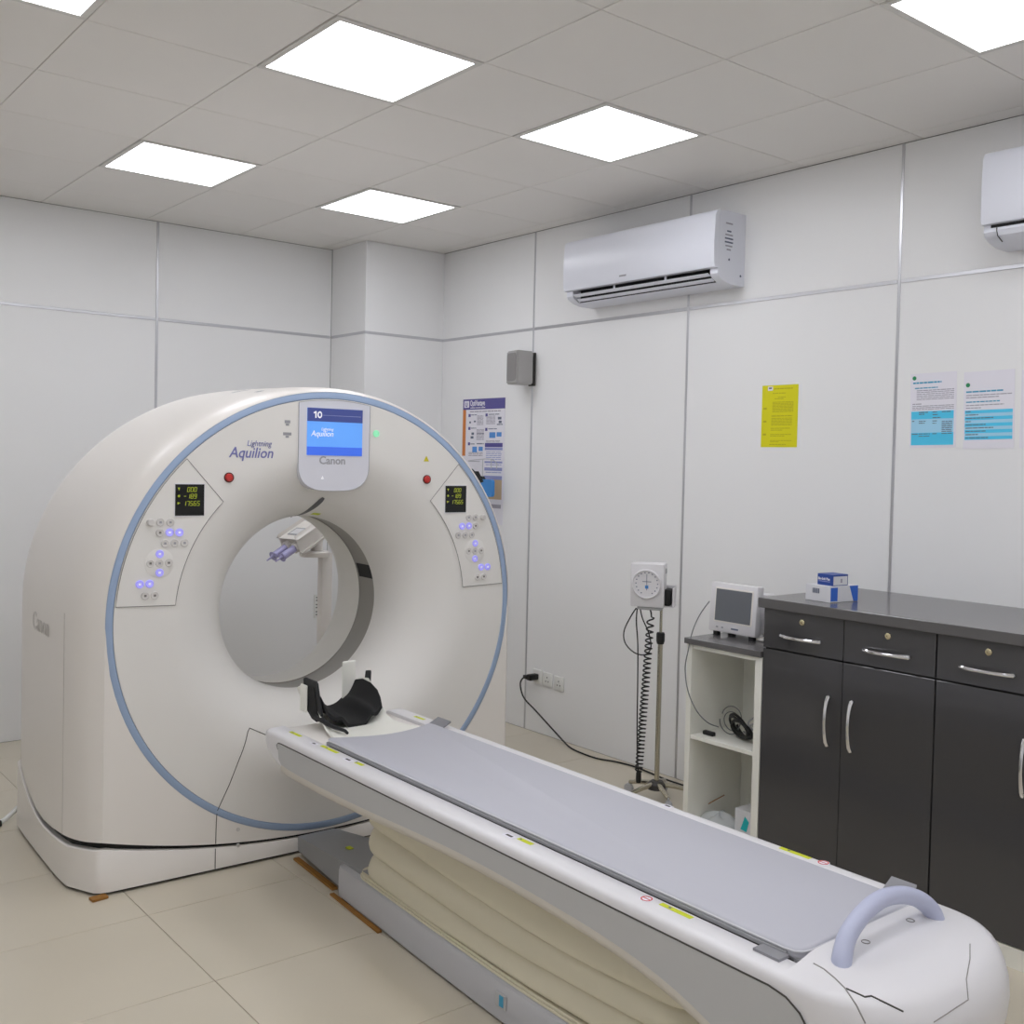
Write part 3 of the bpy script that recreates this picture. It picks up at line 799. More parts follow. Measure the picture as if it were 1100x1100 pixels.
# head holder
HZ = .575
hh = thing('head_holder', 'white head holder with a black foam cradle at the end of the table', 'head rest', KM @ Vector(kp(0, -.30, HZ)), -KA)
def hpnt(x, y, z): return (x, y + .30, z - HZ)
b = B(); rows = []
for y, hw, zb, ht, ex in ((-.09, .128, .612, .120, 3.0), (-.14, .134, .602, .150, 3.0), (-.20, .138, .598, .160, 3.0), (-.25, .140, .598, .125, 3.0), (-.30, .140, .600, .070, 3.2), (-.34, .142, .606, .028, 3.6), (-.38, .148, .611, .008, 4), (-.43, .160, .6145, .0, 4), (-.50, .178, .6150, .0, 2), (-.545, .19, .6152, .0, 2)):
    rows.append([hpnt(hw * (-1 + 2 * k / 24), y - (.03 * math.sin(PI * k / 24) if y < -.5 else 0), zb + ht * abs(-1 + 2 * k / 24) ** ex) for k in range(25)])
rows2 = [[(p[0] * 1.03, p[1], p[2] - .005) for p in r] for r in rows]
b.grid(rows); b.grid(rows2)
for i in (0, -1): b.grid([rows[i], rows2[i]])
b.grid([[r[0] for r in rows], [r[0] for r in rows2]]); b.grid([[r[-1] for r in rows], [r[-1] for r in rows2]])
mk('holder_shell', b, 'carcass', hh, 40)
mk('side_tab', B().box(.058, .122, .30 - .125, .30 - .117, .09, .247, .004, 1), 'carcass', hh, 30)
mk('side_tab', B().box(-.160, -.152, .30 - .225, .30 - .17, .08, .190, .004, 1), 'carcass', hh, 30)
# foam cradle
b = B(); rows = []
for y, hw, zb, ht in ((-.10, .112, .640, .085), (-.13, .118, .632, .110), (-.18, .122, .626, .128), (-.24, .126, .622, .125), (-.29, .128, .621, .105), (-.335, .128, .622, .078), (-.355, .122, .618, .060)):
    r = []
    for k in range(41):
        t = -1 + 2 * k / 40
        bump = .022 * math.exp(-((abs(t) - .55) / .15) ** 2) * min(1, max(0, (-.10 - y) / .05))
        r.append(hpnt(hw * t, y + .02 * abs(t) ** 2 * (1 if y < -.3 else 0), zb + ht * abs(t) ** 2.4 + bump))
    rows.append(r)
low = [[(p[0] * 1.02, p[1], p[2] - .016) for p in r] for r in rows]
b.grid(rows); b.grid(low)
for i in (0, -1): b.grid([rows[i], low[i]])
for j in (0, -1): b.grid([[r[j] for r in rows], [r[j] for r in low]])
mk('foam_cradle', b, 'foam_black', hh, 50)
for s in (-1, 1):
    w0 = [(-.275, .052), (-.300, .062), (-.318, .085), (-.308, .125), (-.296, .208), (-.286, .216), (-.195, .216), (-.188, .208), (-.182, .13), (-.20, .085), (-.235, .058)] if s < 0 else [(-.21, .06), (-.195, .205), (-.19, .212), (-.165, .208), (-.155, .06)]
    b = B().prism(w0, lambda a, c: (s * (.130 + .10 * max(0, c - .06)), a + .30, c), lambda a, c: (s * (.140 + .10 * max(0, c - .06)), a + .30, c))
    mk('side_wing', b, 'strap_black', hh, 30)
mk('wing_pad', B().prism([(-.298, .072), (-.290, .10), (-.278, .190), (-.230, .190), (-.225, .09), (-.25, .068)], lambda a, c: (-.1425 - .10 * max(0, c - .06), a + .30, c), lambda a, c: (-.1385 - .10 * max(0, c - .06), a + .30, c)), 'foam_black', hh, 30)
mk('strap', B().tube(smooth_curve([hpnt(-.138, -.27, .650), hpnt(-.138, -.315, .644), hpnt(-.134, -.36, .636), hpnt(-.126, -.41, .630), hpnt(-.116, -.455, .628), hpnt(-.113, -.475, .621)], 6), [.013 - .008 * k / 30 for k in range(31)], 8), 'strap_black', hh)

# ================================================================== AIR CONDITIONERS
def ac(y0, y1, z0, z1, label, open_flap):
    L_ = y1 - y0
    t = thing('air_conditioner', label, 'air conditioner', (XW, (y0 + y1) / 2, z0), 0, 'wall air conditioners')
    h = z1 - z0
    prof = [(0, 0.0), (-.10, 0.0), (-.155, .012), (-.19, .03), (-.20, .045), (-.20, .07), (-.195, h - .02), (-.18, h - .004), (-.16, h), (0, h)]
    if open_flap:
        rec = [(0, 0.0), (-.10, 0.0), (-.146, .010), (-.140, .04), (-.140, .080), (-.20, .080), (-.195, h - .02), (-.18, h - .004), (-.16, h), (0, h)]
        b = B().prism(rec, lambda a, c: (a, -L_ / 2 + .05, c), lambda a, c: (a, L_ / 2 - .05, c))
        for y_a, y_b in ((-L_ / 2, -L_ / 2 + .05), (L_ / 2 - .05, L_ / 2)):
            b.prism(prof, lambda a, c: (a, y_a, c), lambda a, c: (a, y_b, c))
    else:
        b = B().prism(prof, lambda a, c: (a, -L_ / 2, c), lambda a, c: (a, L_ / 2, c))
    mk('body', b, 'ac_white', t, 30)
    fp = [(-.196, .070), (-.222, .073), (-.229, .090), (-.232, h * .55), (-.226, h - .03), (-.214, h - .008), (-.19, h + .001), (-.185, h - .01), (-.196, h - .03)]
    mk('front_panel', B().prism(fp, lambda a, c: (a, -L_ / 2 + .001, c), lambda a, c: (a, L_ / 2 - .001, c)), 'ac_white', t, 30)
    if not open_flap: mk('panel_gap', B().box(-.2035, -.19, -L_ / 2 + .03, L_ / 2 - .03, .060, .071), 'ac_dark', t, 0)
    if open_flap:
        # outlet mouth
        op = [(-.198, .079), (-.1412, .079), (-.1412, .040), (-.1468, .0115), (-.1440, .040), (-.1440, .0760), (-.198, .0760)]
        mk('outlet', B().prism(op, lambda a, c: (a, -L_ / 2 + .055, c), lambda a, c: (a, L_ / 2 - .055, c)), 'ac_dark', t, 0)
        for a, c in ((-.194, .044), (-.164, .022)):
            mk('louvre', B().box(a - .012, a + .012, -L_ / 2 + .06, L_ / 2 - .06, c - .002, c + .002, .001, 1, Matrix.Translation((a, 0, c)) @ Matrix.Rotation(rad(28), 4, 'Y') @ Matrix.Translation((-a, 0, -c))), 'ac_white', t, 0)
        for yy in (-L_ * .18, L_ * .16):
            mk('louvre_arm', B().box(-.196, -.188, yy - .005, yy + .005, .040, .076, .001, 1), 'ac_white', t, 0)
        mk('maker_mark', B().box(-.2335, -.2310, .05, .10, .10, .108), 'logo_grey', t, 0)
        # paper label on the end
        for q in range(7):
            wq = (.05, .03, .055, .06, .06, .05, .03)[q]; zq = h - .06 - q * .018 - (.02 if q > 0 else 0)
            mk('label_print', B().box(-.125 - wq / 2, -.125 + wq / 2, -L_ / 2 - .0012, -L_ / 2 + .001, zq - .004, zq + .003), 'ink_dark' if q in (1, 3, 4) else 'ink_grey', t, 0)
        mk('end_screw', B().disc_lathe([(.006, 0), (.006, .001), (0, .001)], (-.12, -L_ / 2, .12), (0, -1, 0), 10), 'ink_dark', t)
        mk('end_screw', B().disc_lathe([(.006, 0), (.006, .001), (0, .001)], (-.03, -L_ / 2, .05), (0, -1, 0), 10), 'ink_dark', t)
    else:
        fl_ = [(-.2035, .058), (-.2045, .048), (-.195, .029), (-.157, .0115), (-.150, .0095), (-.150, .014), (-.19, .034), (-.199, .056)]
        mk('closed_flap', B().prism(fl_, lambda a, c: (a, -L_ / 2 + .055, c), lambda a, c: (a, L_ / 2 - .055, c)), 'ac_white', t, 30)
        for yy in (-L_ / 2 + .054, L_ / 2 - .054):
            mk('flap_gap', B().tube([(-.2045, yy, .058), (-.2055, yy, .048), (-.196, yy, .028), (-.158, yy, .0105)], .0018, 6), 'ac_dark', t)
    return t
ac(.352, 1.462, 2.572, 2.928, 'white wall air conditioner with open louvres above the yellow notice', True)
ac(-2.09, -.985, 2.560, 2.915, 'white wall air conditioner with closed flap cut off at the right edge', False)

# ================================================================== SPEAKER
sp = thing('wall_speaker', 'small grey box loudspeaker on a bracket above the instruction poster', 'loudspeaker', (XW, 1.99, 2.15), 0)
Ms = Matrix.Translation((-.022, .01, 0)) @ Matrix.Rotation(rad(-10), 4, 'Z')
b = B(); b.prism([(-.125, -.070), (.0, -.052), (.0, .052), (-.125, .070)], lambda a, c: Ms @ Vector((a, c, 0)), lambda a, c: Ms @ Vector((a, c, .205)))
bmesh.ops.bevel(b.bm, geom=list(b.bm.edges), offset=.008, segments=2, affect='EDGES')
mk('cabinet', b, 'speaker_grey', sp, 40)
gr = round_rect(-.058, .058, .018, .19, .022)
mk('grille', B().prism(gr, lambda a, c: Ms @ Vector((-.1270, a, c)), lambda a, c: Ms @ Vector((-.120, a, c))), 'speaker_grille', sp, 0)
mk('wall_bracket', B().box(-.012, 0, -.03, .03, -.005, .20, .002, 1).box(-.06, -.01, -.015, .015, .07, .13), 'dark_metal', sp, 0)
for k in range(6):
    mk('bracket_tooth', B().box(-.018, -.010, -.022, .022, .02 + k * .03, .034 + k * .03, .001, 1), 'dark_metal', sp, 0)

# ================================================================== PAPERS ON THE RIGHT WALL
PX_ = XW - .0005
def sheet(name, label, cat, y0, y1, z0, z1, m, group=None, tilt=0.0):
    t = thing(name, label, cat, (PX_, (y0 + y1) / 2, (z0 + z1) / 2), 0, group)
    t.rotation_euler = (tilt, 0, 0)
    w_, h_ = abs(y1 - y0) / 2, (z1 - z0) / 2
    mk('paper', B().box(-.0015, 0, -w_, w_, -h_, h_), m, t, 0)
    def bar(u0, u1, v0, v1, mm, nm='print', lift=0):   # u from left (0..1), v from top (0..1)
        return mk(nm, B().box(-.0022 - lift, -.001, w_ - u1 * 2 * w_, w_ - u0 * 2 * w_, h_ - v1 * 2 * h_, h_ - v0 * 2 * h_), mm, t, 0)
    def lines(rows, mm, nm='text_lines'):
        b = B()
        for u0, u1, v, th in rows:
            # broken into word-like dashes
            u = u0
            while u < u1:
                e = min(u1, u + random.uniform(.05, .14))
                b.box(-.0020, -.001, w_ - e * 2 * w_, w_ - u * 2 * w_, h_ - (v + th) * 2 * h_, h_ - v * 2 * h_)
                u = e + .012
        o_ = mk(nm, b, mm, t, 0); o_['kind'] = 'stuff'
        return o_
    return t, bar, lines, w_, h_
t, bar, lines, w_, h_ = sheet('yellow_notice', 'yellow printed notice sheet on the wall below the air conditioner', 'notice', .005, .217, 1.772, 2.073, 'paper_yellow')
bar(.16, .30, .02, .085, 'paper_white'); bar(.19, .27, .035, .06, 'ink_dark', lift=.0004)
lines([(.33, .85, .05, .018), (.30, .66, .125, .014), (.45, .66, .19, .012), (.36, .6, .215, .012)], 'ink_yellow')
lines([(.30, .88, .27 + .022 * k, .011) for k in range(8)] + [(.28, .86, .49, .016)] + [(.28, .85, .53 + .022 * k, .011) for k in range(6)] + [(.27, .80, .69, .012), (.27, .6, .72, .012), (.26, .84, .79, .012), (.26, .66, .815, .012), (.26, .86, .89, .010), (.26, .5, .91, .010), (.24, .7, .95, .014)], 'ink_yellow')
lines([(.05, .14, .36, .03), (.05, .14, .57, .03), (.05, .14, .78, .03)], 'ink_yellow')
t, bar, lines, w_, h_ = sheet('printed_notice', 'white notice with a blue table at its foot, left of two beside the metal strip', 'notice', -.790, -.580, 1.773, 2.092, 'paper_white', 'white notices with blue tables', rad(-1))
mk('round_logo', B().disc_lathe([(.009, 0), (.009, .0022), (0, .0022)], (0, w_ * .83, h_ * .88), (-1, 0, 0), 20), 'leaf', t)
lines([(.06, .68, .115, .022)], 'ink_blue'); lines([(.10, .60, .19, .015)], 'ink_blue')
lines([(.14, .95, .225, .012)] + [(.14, .95, .25 + .024 * k, .010) for k in range(5)] + [(.05, .25, .405, .012)] + [(.05, .95, .435 + .022 * k, .010) for k in range(3)], 'ink_grey')
bar(.03, .95, .51, .615, 'ink_cyan', 'table_band'); bar(.03, .95, .615, .80, 'ink_cyan2', 'table_band'); bar(.03, .95, .80, .885, 'ink_cyan', 'table_band'); bar(.03, .95, .885, .965, 'ink_cyan', 'table_band')
lines([(.2, .4, .52, .012), (.2, .32, .545, .012), (.5, .6, .52, .012), (.5, .62, .555, .012), (.5, .68, .595, .012), (.7, .9, .52, .012), (.05, .1, .635, .012), (.2, .35, .64, .01), (.2, .33, .665, .01), (.5, .6, .64, .01), (.5, .58, .67, .01)] + [(.7, .92, .65 + .022 * k, .01) for k in range(7)] + [(.05, .18, .81, .012), (.2, .45, .81, .01), (.5, .6, .81, .01), (.7, .93, .81, .01), (.2, .45, .84, .01)], 'ink_dark').location.x = -.0008
t, bar, lines, w_, h_ = sheet('printed_notice', 'white notice with five blue stripes, right of two on the wall', 'notice', -1.035, -.822, 1.770, 2.088, 'paper_white', 'white notices with blue tables', rad(-1.2))
mk('round_logo', B().disc_lathe([(.009, 0), (.009, .0022), (0, .0022)], (0, w_ * .83, h_ * .66), (-1, 0, 0), 20), 'leaf', t)
lines([(.05, .78, .25, .02), (.05, .72, .385, .015)], 'ink_blue')
lines([(.05, .95, .30, .012), (.05, .7, .33, .012), (.05, .8, .43, .012), (.05, .35, .465, .012)], 'ink_grey')
for k in range(9):
    bar(.03, .97, .50 + k * .0425, .50 + (k + 1) * .0425, 'ink_cyan' if k % 2 == 0 else 'ink_cyan2', 'table_band')
lines([(.05, (.15, .3, .6, .15, .45, .6, .45, .3, .5)[k], .512 + k * .0425, .012) for k in range(9)], 'ink_dark').location.x = -.0008
t, bar, lines, w_, h_ = sheet('printed_notice', 'plain white notice cut off at the right edge of the picture', 'notice', -1.272, -1.060, 1.772, 2.084, 'paper_white', 'white notices with blue tables')
lines([(.1, .9, .1 + .05 * k, .014) for k in range(14)], 'ink_grey')

# poster
t, bar, lines, w_, h_ = sheet('instruction_poster', 'tall instruction poster with purple header and orange edge beside the scanner', 'poster', 2.258, 2.716, 1.26, 2.083, 'paper_white')
bar(0, 1, 0, .085, 'poster_purple', 'header_band'); bar(0, .075, .085, .46, 'poster_orange', 'edge_band')
bar(.03, .15, .014, .068, 'paper_white', 'logo_tile', .0004)
text('logo_letter', 'U', .040, 'poster_purple', t, wall_M(-.0030, w_ - .055 * 2 * w_, h_ - .060 * 2 * h_), bold=.001)
text('poster_title', 'OptiVantage', .052, 'paper_white', t, wall_M(-.0026, w_ - .175 * 2 * w_, h_ - .054 * 2 * h_), bold=.001, sx=.62)
lines([(.18, .55, .068, .006)], 'paper_white').location.x = -.0008
lines([(.17, .9, .098, .008)], 'ink_grey')
for (u, v, n) in ((.14, .12, '1'), (.55, .12, '2'), (.14, .225, '3'), (.55, .235, '4'), (.14, .35, '5')):
    bar(u, u + .05, v, v + .024, 'poster_purple', 'step_number', .0002)
lines([(.20, .34, .125, .006), (.62, .88, .125, .006), (.20, .33, .232, .006), (.62, .82, .24, .006), (.2, .3, .36, .006)], 'ink_dark')
lines([(.35, .5, .135 + .010 * k, .005) for k in range(8)] + [(.57, .78, .14 + .010 * k, .005) for k in range(7)] + [(.34, .52, .245 + .010 * k, .005) for k in range(9)] + [(.57, .9, .335 + .010 * k, .005) for k in range(2)] + [(.16, .5, .43 + .012 * k, .006) for k in range(3)], 'ink_grey')
lines([(.84, .92, .15, .02), (.86, .93, .18, .02), (.82, .95, .205, .008), (.22, .28, .27, .02), (.20, .27, .30, .02), (.35, .52, .275, .008), (.35, .52, .357, .008), (.16, .20, .18, .016), (.27, .32, .175, .012)], 'ink_dark')
for u0, u1, v0, v1 in ((.65, .79, .27, .315), (.82, .93, .27, .305), (.25, .36, .385, .43), (.40, .50, .385, .42)): bar(u0, u1, v0, v1, 'poster_blue', 'picture', .0002)
bar(.55, .96, .355, .388, 'poster_purple', 'table_band'); bar(.55, .96, .392, .412, 'poster_lilac', 'table_band'); bar(.55, .96, .50, .515, 'poster_lilac', 'table_band'); bar(.55, .96, .55, .575, 'poster_lilac', 'table_band'); bar(.55, .96, .615, .645, 'poster_lilac', 'table_band')
lines([(.58, .94, .425 + .014 * k, .005) for k in range(5)] + [(.58, .94, .525, .006), (.58, .94, .585, .006)], 'poster_lilac')
bar(.10, .96, .645, .80, 'poster_tan', 'table_band'); lines([(.78, .93, .66 + .018 * k, .008) for k in range(6)], 'poster_orange')
bar(.10, .95, .84, .87, 'ink_grey', 'footer')

# pouch and wire hook hanging in front of the poster
t = thing('blue_pouch', 'blue plastic pouch with black clip hanging in front of the poster', 'pouch', (2.36, 2.28, 1.47))
po = round_rect(-.08, .08, 0, .15, .018)
c0 = on_plane(524, 526, 0, 2.40); t.location = (2.40, c0.y, c0.z - .07)
b = B().prism(round_rect(-.055, .085, .025, .135, .018), lambda a, c: (-.012, a, c), lambda a, c: (.012, a, c))
mk('pouch', b, 'pouch_blue', t, 30)
b = B().prism([(.03, .12), (.10, .10), (.17, .15), (.185, .20), (.15, .175), (.12, .185), (.09, .15), (.06, .155)], lambda a, c: (-.014, a, c), lambda a, c: (.014, a, c))
mk('black_clip', b, 'rubber', t, 30)
b = B().tube(smooth_curve([(.0, -.085, .205), (-.0, -.085, .24), (0, -.02, .265), (0, .10, .262), (0, .22, .25), (.10, .225, .25)], 5), .003, 6).tube([(0, -.03, .262), (0, -.03, .205)], .003, 6).tube([(0, .06, .262), (0, .06, .13)], .003, 6)
mk('wire_hook', b, 'alu', t)

# ================================================================== SOCKETS, PLUG, CABLE
sock = None
for q, (y, z, lab) in enumerate(((1.868, .350, 'white wall socket with the black plug in it'), (1.775, .345, 'white wall socket in the middle of the row of three'), (1.668, .340, 'white wall socket in the row of three, farthest from the scanner'))):
    t = thing('wall_socket', lab, 'socket', (XW, y, z), 0, 'wall sockets beside the scanner')
    mk('plate', B().box(-.010, 0, -.043, .043, -.043, .043, .004, 2), 'socket', t, 30)
    if q:
        for dy, dz in ((0, .014), (.012, -.010), (-.012, -.010)):
            mk('pin_hole', B().box(-.0106, -.006, dy - .003, dy + .003, dz - .004, dz + .004), 'rubber', t, 0)
t = thing('power_cord', 'black power cord with plug running from socket down to the floor', 'cord', (XW - .05, 1.868, .35))
base = Vector(t.location)
mk('plug', B().box(-.03, .0395, -.015, .022, -.018, .018, .005, 2).box(-.035, -.01, .01, .05, -.012, .010, .004, 2), 'rubber', t, 30)
P = [(2.455, 1.915, .345), (2.455, 1.96, .325), (2.46, 1.985, .28), (2.47, 1.96, .205), (2.475, 1.86, .15), (2.475, 1.76, .10), (2.47, 1.66, .055), (2.46, 1.57, .02), (2.43, 1.47, .006), (2.41, 1.35, .005), (2.41, 1.22, .005), (2.45, 1.12, .005), (2.47, 1.0, .005), (2.46, .88, .005), (2.44, .74, .005), (2.44, .60, .005), (2.46, .50, .005)]
mk('cord', B().tube(smooth_curve([Vector(p) - base for p in P], 6), .0048, 8), 'rubber', t)

# ================================================================== CABINETS
CXF = 1.84
def handle_bar(y, z, vertical, ln, parent):
    pts = []
    for k in range(13):
        f = k / 12; o = -.012 - .022 * math.sin(PI * f) ** .6
        d = (f - .5) * ln
        pts.append((o, y, z + d) if vertical else (o, y + d, z))
    return mk('handle', B().tube(pts, [.0085 - .0025 * math.sin(PI * k / 12) for k in range(13)], 10).cyl((0, pts[0][1], pts[0][2]), pts[0], .006, n=8).cyl((0, pts[-1][1], pts[-1][2]), pts[-1], .006, n=8), 'chrome', parent)
def unit(y1, y0, lab):
    t = thing('cabinet', lab, 'cabinet', (CXF, (y0 + y1) / 2, 0), 0, 'dark grey cabinets under the worktop')
    cy = (y0 + y1) / 2; wd = (y1 - y0)
    mk('body', B().box(.019, XW - CXF - .012, -wd / 2 + .001, wd / 2 - .001, .075, 1.094), 'cab_inner', t, 0)
    mk('plinth', B().box(.004, .03, -wd / 2 + .001, wd / 2 - .001, 0, .072), 'carcass', t, 0)
    for s in (1, -1):
        a, c = (0.0015, wd / 2 - .002) if s > 0 else (-wd / 2 + .002, -.0015)
        d = mk('door', B().box(0, .018, a, c, .076, .926, .0015, 1), 'cab_grey', t, 0)
        handle_bar(.052 * s, .690, True, .19, d)
        dr = mk('drawer', B().box(0, .018, a, c, .932, 1.093, .0015, 1), 'cab_grey', t, 0)
        handle_bar((a + c) / 2 + .0, .992, False, .185, dr)
        mk('lock', B().disc_lathe([(.012, 0), (.012, .004), (.009, .006), (.004, .006), (.003, .003), (0, .003)], (0, (a + c) / 2, 1.056), (-1, 0, 0), 20), 'brass', dr)
    return t
unit(-.345, -1.107, 'dark grey glossy two-door cabinet standing next to the white shelf unit')
unit(-1.109, -1.871, 'dark grey glossy cabinet cut off at the right edge of the picture')
o = mk('worktop', B().box(0, XW - 1.818 - .001, -1.56, 0, 0, .040, .002, 1), 'top_grey', None, 0)
o.location = (1.818, -.33, 1.0955); tag(o, 'long grey stone-look worktop over the dark cabinets', 'worktop')

# open shelf unit
sh = thing('shelf_unit', 'white open shelf unit with grey top next to the dark cabinets', 'shelf', (CXF, -.1375, 0))
D_ = XW - CXF - .003
mk('side_panel', B().box(0, D_, .178, .206, 0, .884, .001, 1), 'carcass', sh, 0)
mk('side_panel', B().box(0, D_, -.206, -.170, 0, .884, .001, 1), 'carcass', sh, 0)
mk('back_panel', B().box(D_ - .30, D_ - .285, -.17, .178, .05, .884), 'carcass', sh, 0)
mk('top', B().box(-.012, D_, -.2065, .214, .885, .910, .001, 1), 'top_grey', sh, 0)
for z in (.05, .482, .866):
    mk('shelf', B().box(.004, D_ - .30, -.169, .177, z - .018 if z < .8 else .864, z if z < .8 else .884, .001, 1), 'carcass', sh, 0)
mk('plinth', B().box(.004, .02, -.169, .177, 0, .031), 'carcass', sh, 0)

# monitor on the shelf
mo = thing('patient_monitor', 'white bedside monitor with blank grey screen on the shelf unit', 'monitor', (2.0, -.048, .910))
b = B(); tilt = Matrix.Translation((0, 0, .018)) @ Matrix.Rotation(rad(4), 4, 'Y')
mk('front_case', B().box(0, .045, -.128, .137, 0, .222, .008, 2, tilt), 'plastic_cool', mo, 40)
mk('rear_case', B().box(.05, .16, -.115, .115, .008, .19, .015, 2, tilt), 'plastic_cool', mo, 40)
mk('screen_surround', B().box(-.0025, .004, -.107, .107, .044, .200, .002, 1, tilt), 'plastic_white', mo, 0)
mk('screen', B().box(-.0035, .002, -.100, .100, .051, .193, 0, 1, tilt), 'lcd_off', mo, 0)
for y, w_ in ((.085, .006), (.055, .005), (-.015, .02)):
    mk('front_mark', B().box(-.0012, .001, y - w_, y + w_, .018, .025, 0, 1, tilt), 'logo_grey' if w_ < .01 else 'ink_dark', mo, 0)
for y in (-.10, .10):
    mk('foot', B().box(.008, .03, y - .012, y + .012, 0, .020), 'rubber', mo, 0)
    mk('foot', B().box(.11, .14, y - .012, y + .012, 0, .026), 'rubber', mo, 0)
mk('side_knob', B().cyl((.10, -.11, .05), (.10, -.155, .05), .015, n=16), 'edge_dark', mo)
mk('side_plug', B().box(.03, .12, -.15, -.11, .002, .014, .003, 1), 'plastic_white', mo, 0)
t = thing('monitor_cable', 'thin grey cable hanging from the monitor down into the shelf', 'cable', (2.05, .10, .95))
base = Vector(t.location)
P = [on_plane(762, 646, 0, 2.03), on_plane(752, 660, 0, 1.95), on_plane(744, 678, 0, 1.86), on_plane(739, 700, 0, 1.825), on_plane(736, 718, 0, 1.825), on_plane(739, 742, 0, 1.825), on_plane(748, 763, 0, 1.84), on_plane(760, 776, 0, 1.88), on_plane(772, 781, 0, 1.92)]
mk('cable', B().tube(smooth_curve([p - base for p in P], 6), .0025, 6), 'cable_grey', t)
# coils of leads on the middle shelf
def coil(label, cy, cz, r, m, n, seed, rad_t, cx=1.99):
    rnd = random.Random(seed); b = B(); pts = []
    for k in range(n * 24):
        a = 2 * PI * k / 24; q = k / (n * 24)
        rr2 = r * (1 + .12 * math.sin(3 * a * .37 + seed))
        pts.append(Vector((.07 * math.sin(a * 1.0 + seed) * .6 + .02 * math.sin(a * .31), rr2 * math.cos(a), rr2 * .55 * math.sin(a) + rr2 * .55 + .012 * math.sin(a * .43 + seed))))
    zmin = min(p.z for p in pts)
    for p in pts: p.z += rad_t - zmin
    b.tube(pts, rad_t, 6)
    o = mk('coiled_lead', b, m); o.location = (cx, cy, cz); tag(o, label, 'cable', 'coiled leads on the shelf')
coil('thick black coiled lead on the middle shelf', -.150, .4825, .078, 'rubber', 4, 2, .0060, 1.950)
coil('pale grey coiled lead lying behind the black one', -.165, .4825, .055, 'cable_light', 2, 5, .004, 2.075)
coil('thin grey looped lead standing up on the middle shelf', -.045, .4825, .075, 'cable_grey', 2, 1, .0022, 2.02)
o = mk('lead_plug', B().box(-.012, .012, -.03, .03, 0, .018, .004, 1), 'rubber', None, 30); o.location = (1.90, -.02, .4825); tag(o, 'small black lead plug lying on the middle shelf', 'plug')
# plastic wrapped supplies on the bottom shelf
b = B(); rows = []
for k in range(9):
    t_ = k / 8 * PI / 2; r = []
    for q in range(24):
        a = 2 * PI * q / 24; w1 = 1 + .12 * math.sin(5 * a + k) + .06 * math.sin(11 * a)
        r.append((.10 * math.cos(t_) * math.cos(a) * w1, .10 * math.cos(t_) * math.sin(a) * w1, .070 * math.sin(t_) * (1 + .15 * math.sin(4 * a))))
    rows.append(r)
b.grid(rows, close_v=True)
o = mk('plastic_bag', b, 'film', None, 60); o.location = (1.975, -.03, .0515); tag(o, 'crumpled clear plastic bag on the bottom shelf', 'plastic bag')
t = thing('supply_carton', 'small white carton with a turquoise mark on the bottom shelf', 'carton', (2.0, -.180, .051))
mk('carton', B().box(-.05, .05, -.045, .045, 0, .13, .003, 1), 'box_white', t, 0)
mk('turquoise_mark', B().prism([(.010, .045), (-.022, .040), (-.034, .085), (-.012, .105)], lambda a, c: (-.0515, a, c), lambda a, c: (-.049, a, c)), 'teal', t, 0)
o = mk('thin_wire', B().tube(smooth_curve([(0, 0, 0), (.03, -.03, .06), (.06, -.07, .10), (.10, -.11, .135)], 6), .0022, 6), 'wood'); o.location = (1.93, .10, .0535); tag(o, 'thin reddish wire rising inside the bottom shelf', 'wire')

# boxes on the worktop
t = thing('supply_box', 'white and blue cardboard box on the grey worktop', 'box', (1.932, -.596, 1.1358), rad(-7))
mk('carton', B().box(0, .165, 0, .128, 0, .065, .001, 1), 'box_white', t, 0)
mk('blue_band', B().box(.005, .045, -.0006, .01, .005, .060), 'box_blue', t, 0)
mk('blue_corner', B().prism([(.115, .064), (.1655, .064), (.1655, .001), (.14, .001)], lambda a, c: (a, -.0007, c), lambda a, c: (a, .01, c)), 'box_blue', t, 0)
mk('blue_end', B().box(.160, .1656, 0, .128, .001, .0645), 'box_blue', t, 0)
b = B()
for k in range(9): b.box(-.0007, .005, .055 + k * .0042, .055 + k * .0042 + (.002 if k % 3 else .003), .032, .052)
mk('barcode', b, 'ink_dark', t, 0)
t = thing('supply_box', 'small navy blue cardboard box on top of the white one', 'box', (1.955, -.592, 1.2012), rad(-7))
mk('carton', B().box(0, .09, 0, .080, 0, .045, .001, 1), 'box_navy', t, 0)
mk('white_end', B().box(.004, .085, -.0007, .01, .003, .038), 'box_white', t, 0)
mk('end_print', B().box(.045, .055, -.0012, .01, .012, .028), 'ink_grey', t, 0)
text('box_lettering', 'Bio-Soft Plus', .0145, 'paper_white', t, wall_M(-.0008, .076, .021), bold=.0003, sx=.82)
mk('print_line', B().box(-.0007, .003, .014, .072, .014, .017), 'poster_lilac', t, 0)

# ================================================================== BLOOD PRESSURE STAND
bp = thing('blood_pressure_stand', 'round dial blood pressure gauge on a steel pole stand', 'blood pressure monitor', (2.15, .52, 0))
for k in range(5):
    a = 2 * PI * k / 5 + .5
    c, s = math.cos(a), math.sin(a)
    lg = mk('base_leg', B().tube([(.02 * c, .02 * s, .085), (.09 * c, .09 * s, .075), (.16 * c, .16 * s, .060)], [.014, .012, .010], 8), 'steel', bp)
    mk('caster', B().disc_lathe([(0, -.011), (.022, -.011), (.026, -.006), (.026, .006), (.022, .011), (0, .011)], (.165 * c, .165 * s, .026), (-s, c, 0), 18).cyl((.16 * c, .16 * s, .03), (.16 * c, .16 * s, .065), .006, n=8), 'cable_light', lg)
mk('hub', B().disc_lathe([(0, .06), (.045, .06), (.045, .085), (.03, .10), (0, .10)], (0, 0, 0), (0, 0, 1), 24), 'dark_metal', bp)
mk('lower_pole', B().cyl((0, 0, .095), (0, 0, .80), .0125, n=20), 'steel', bp)
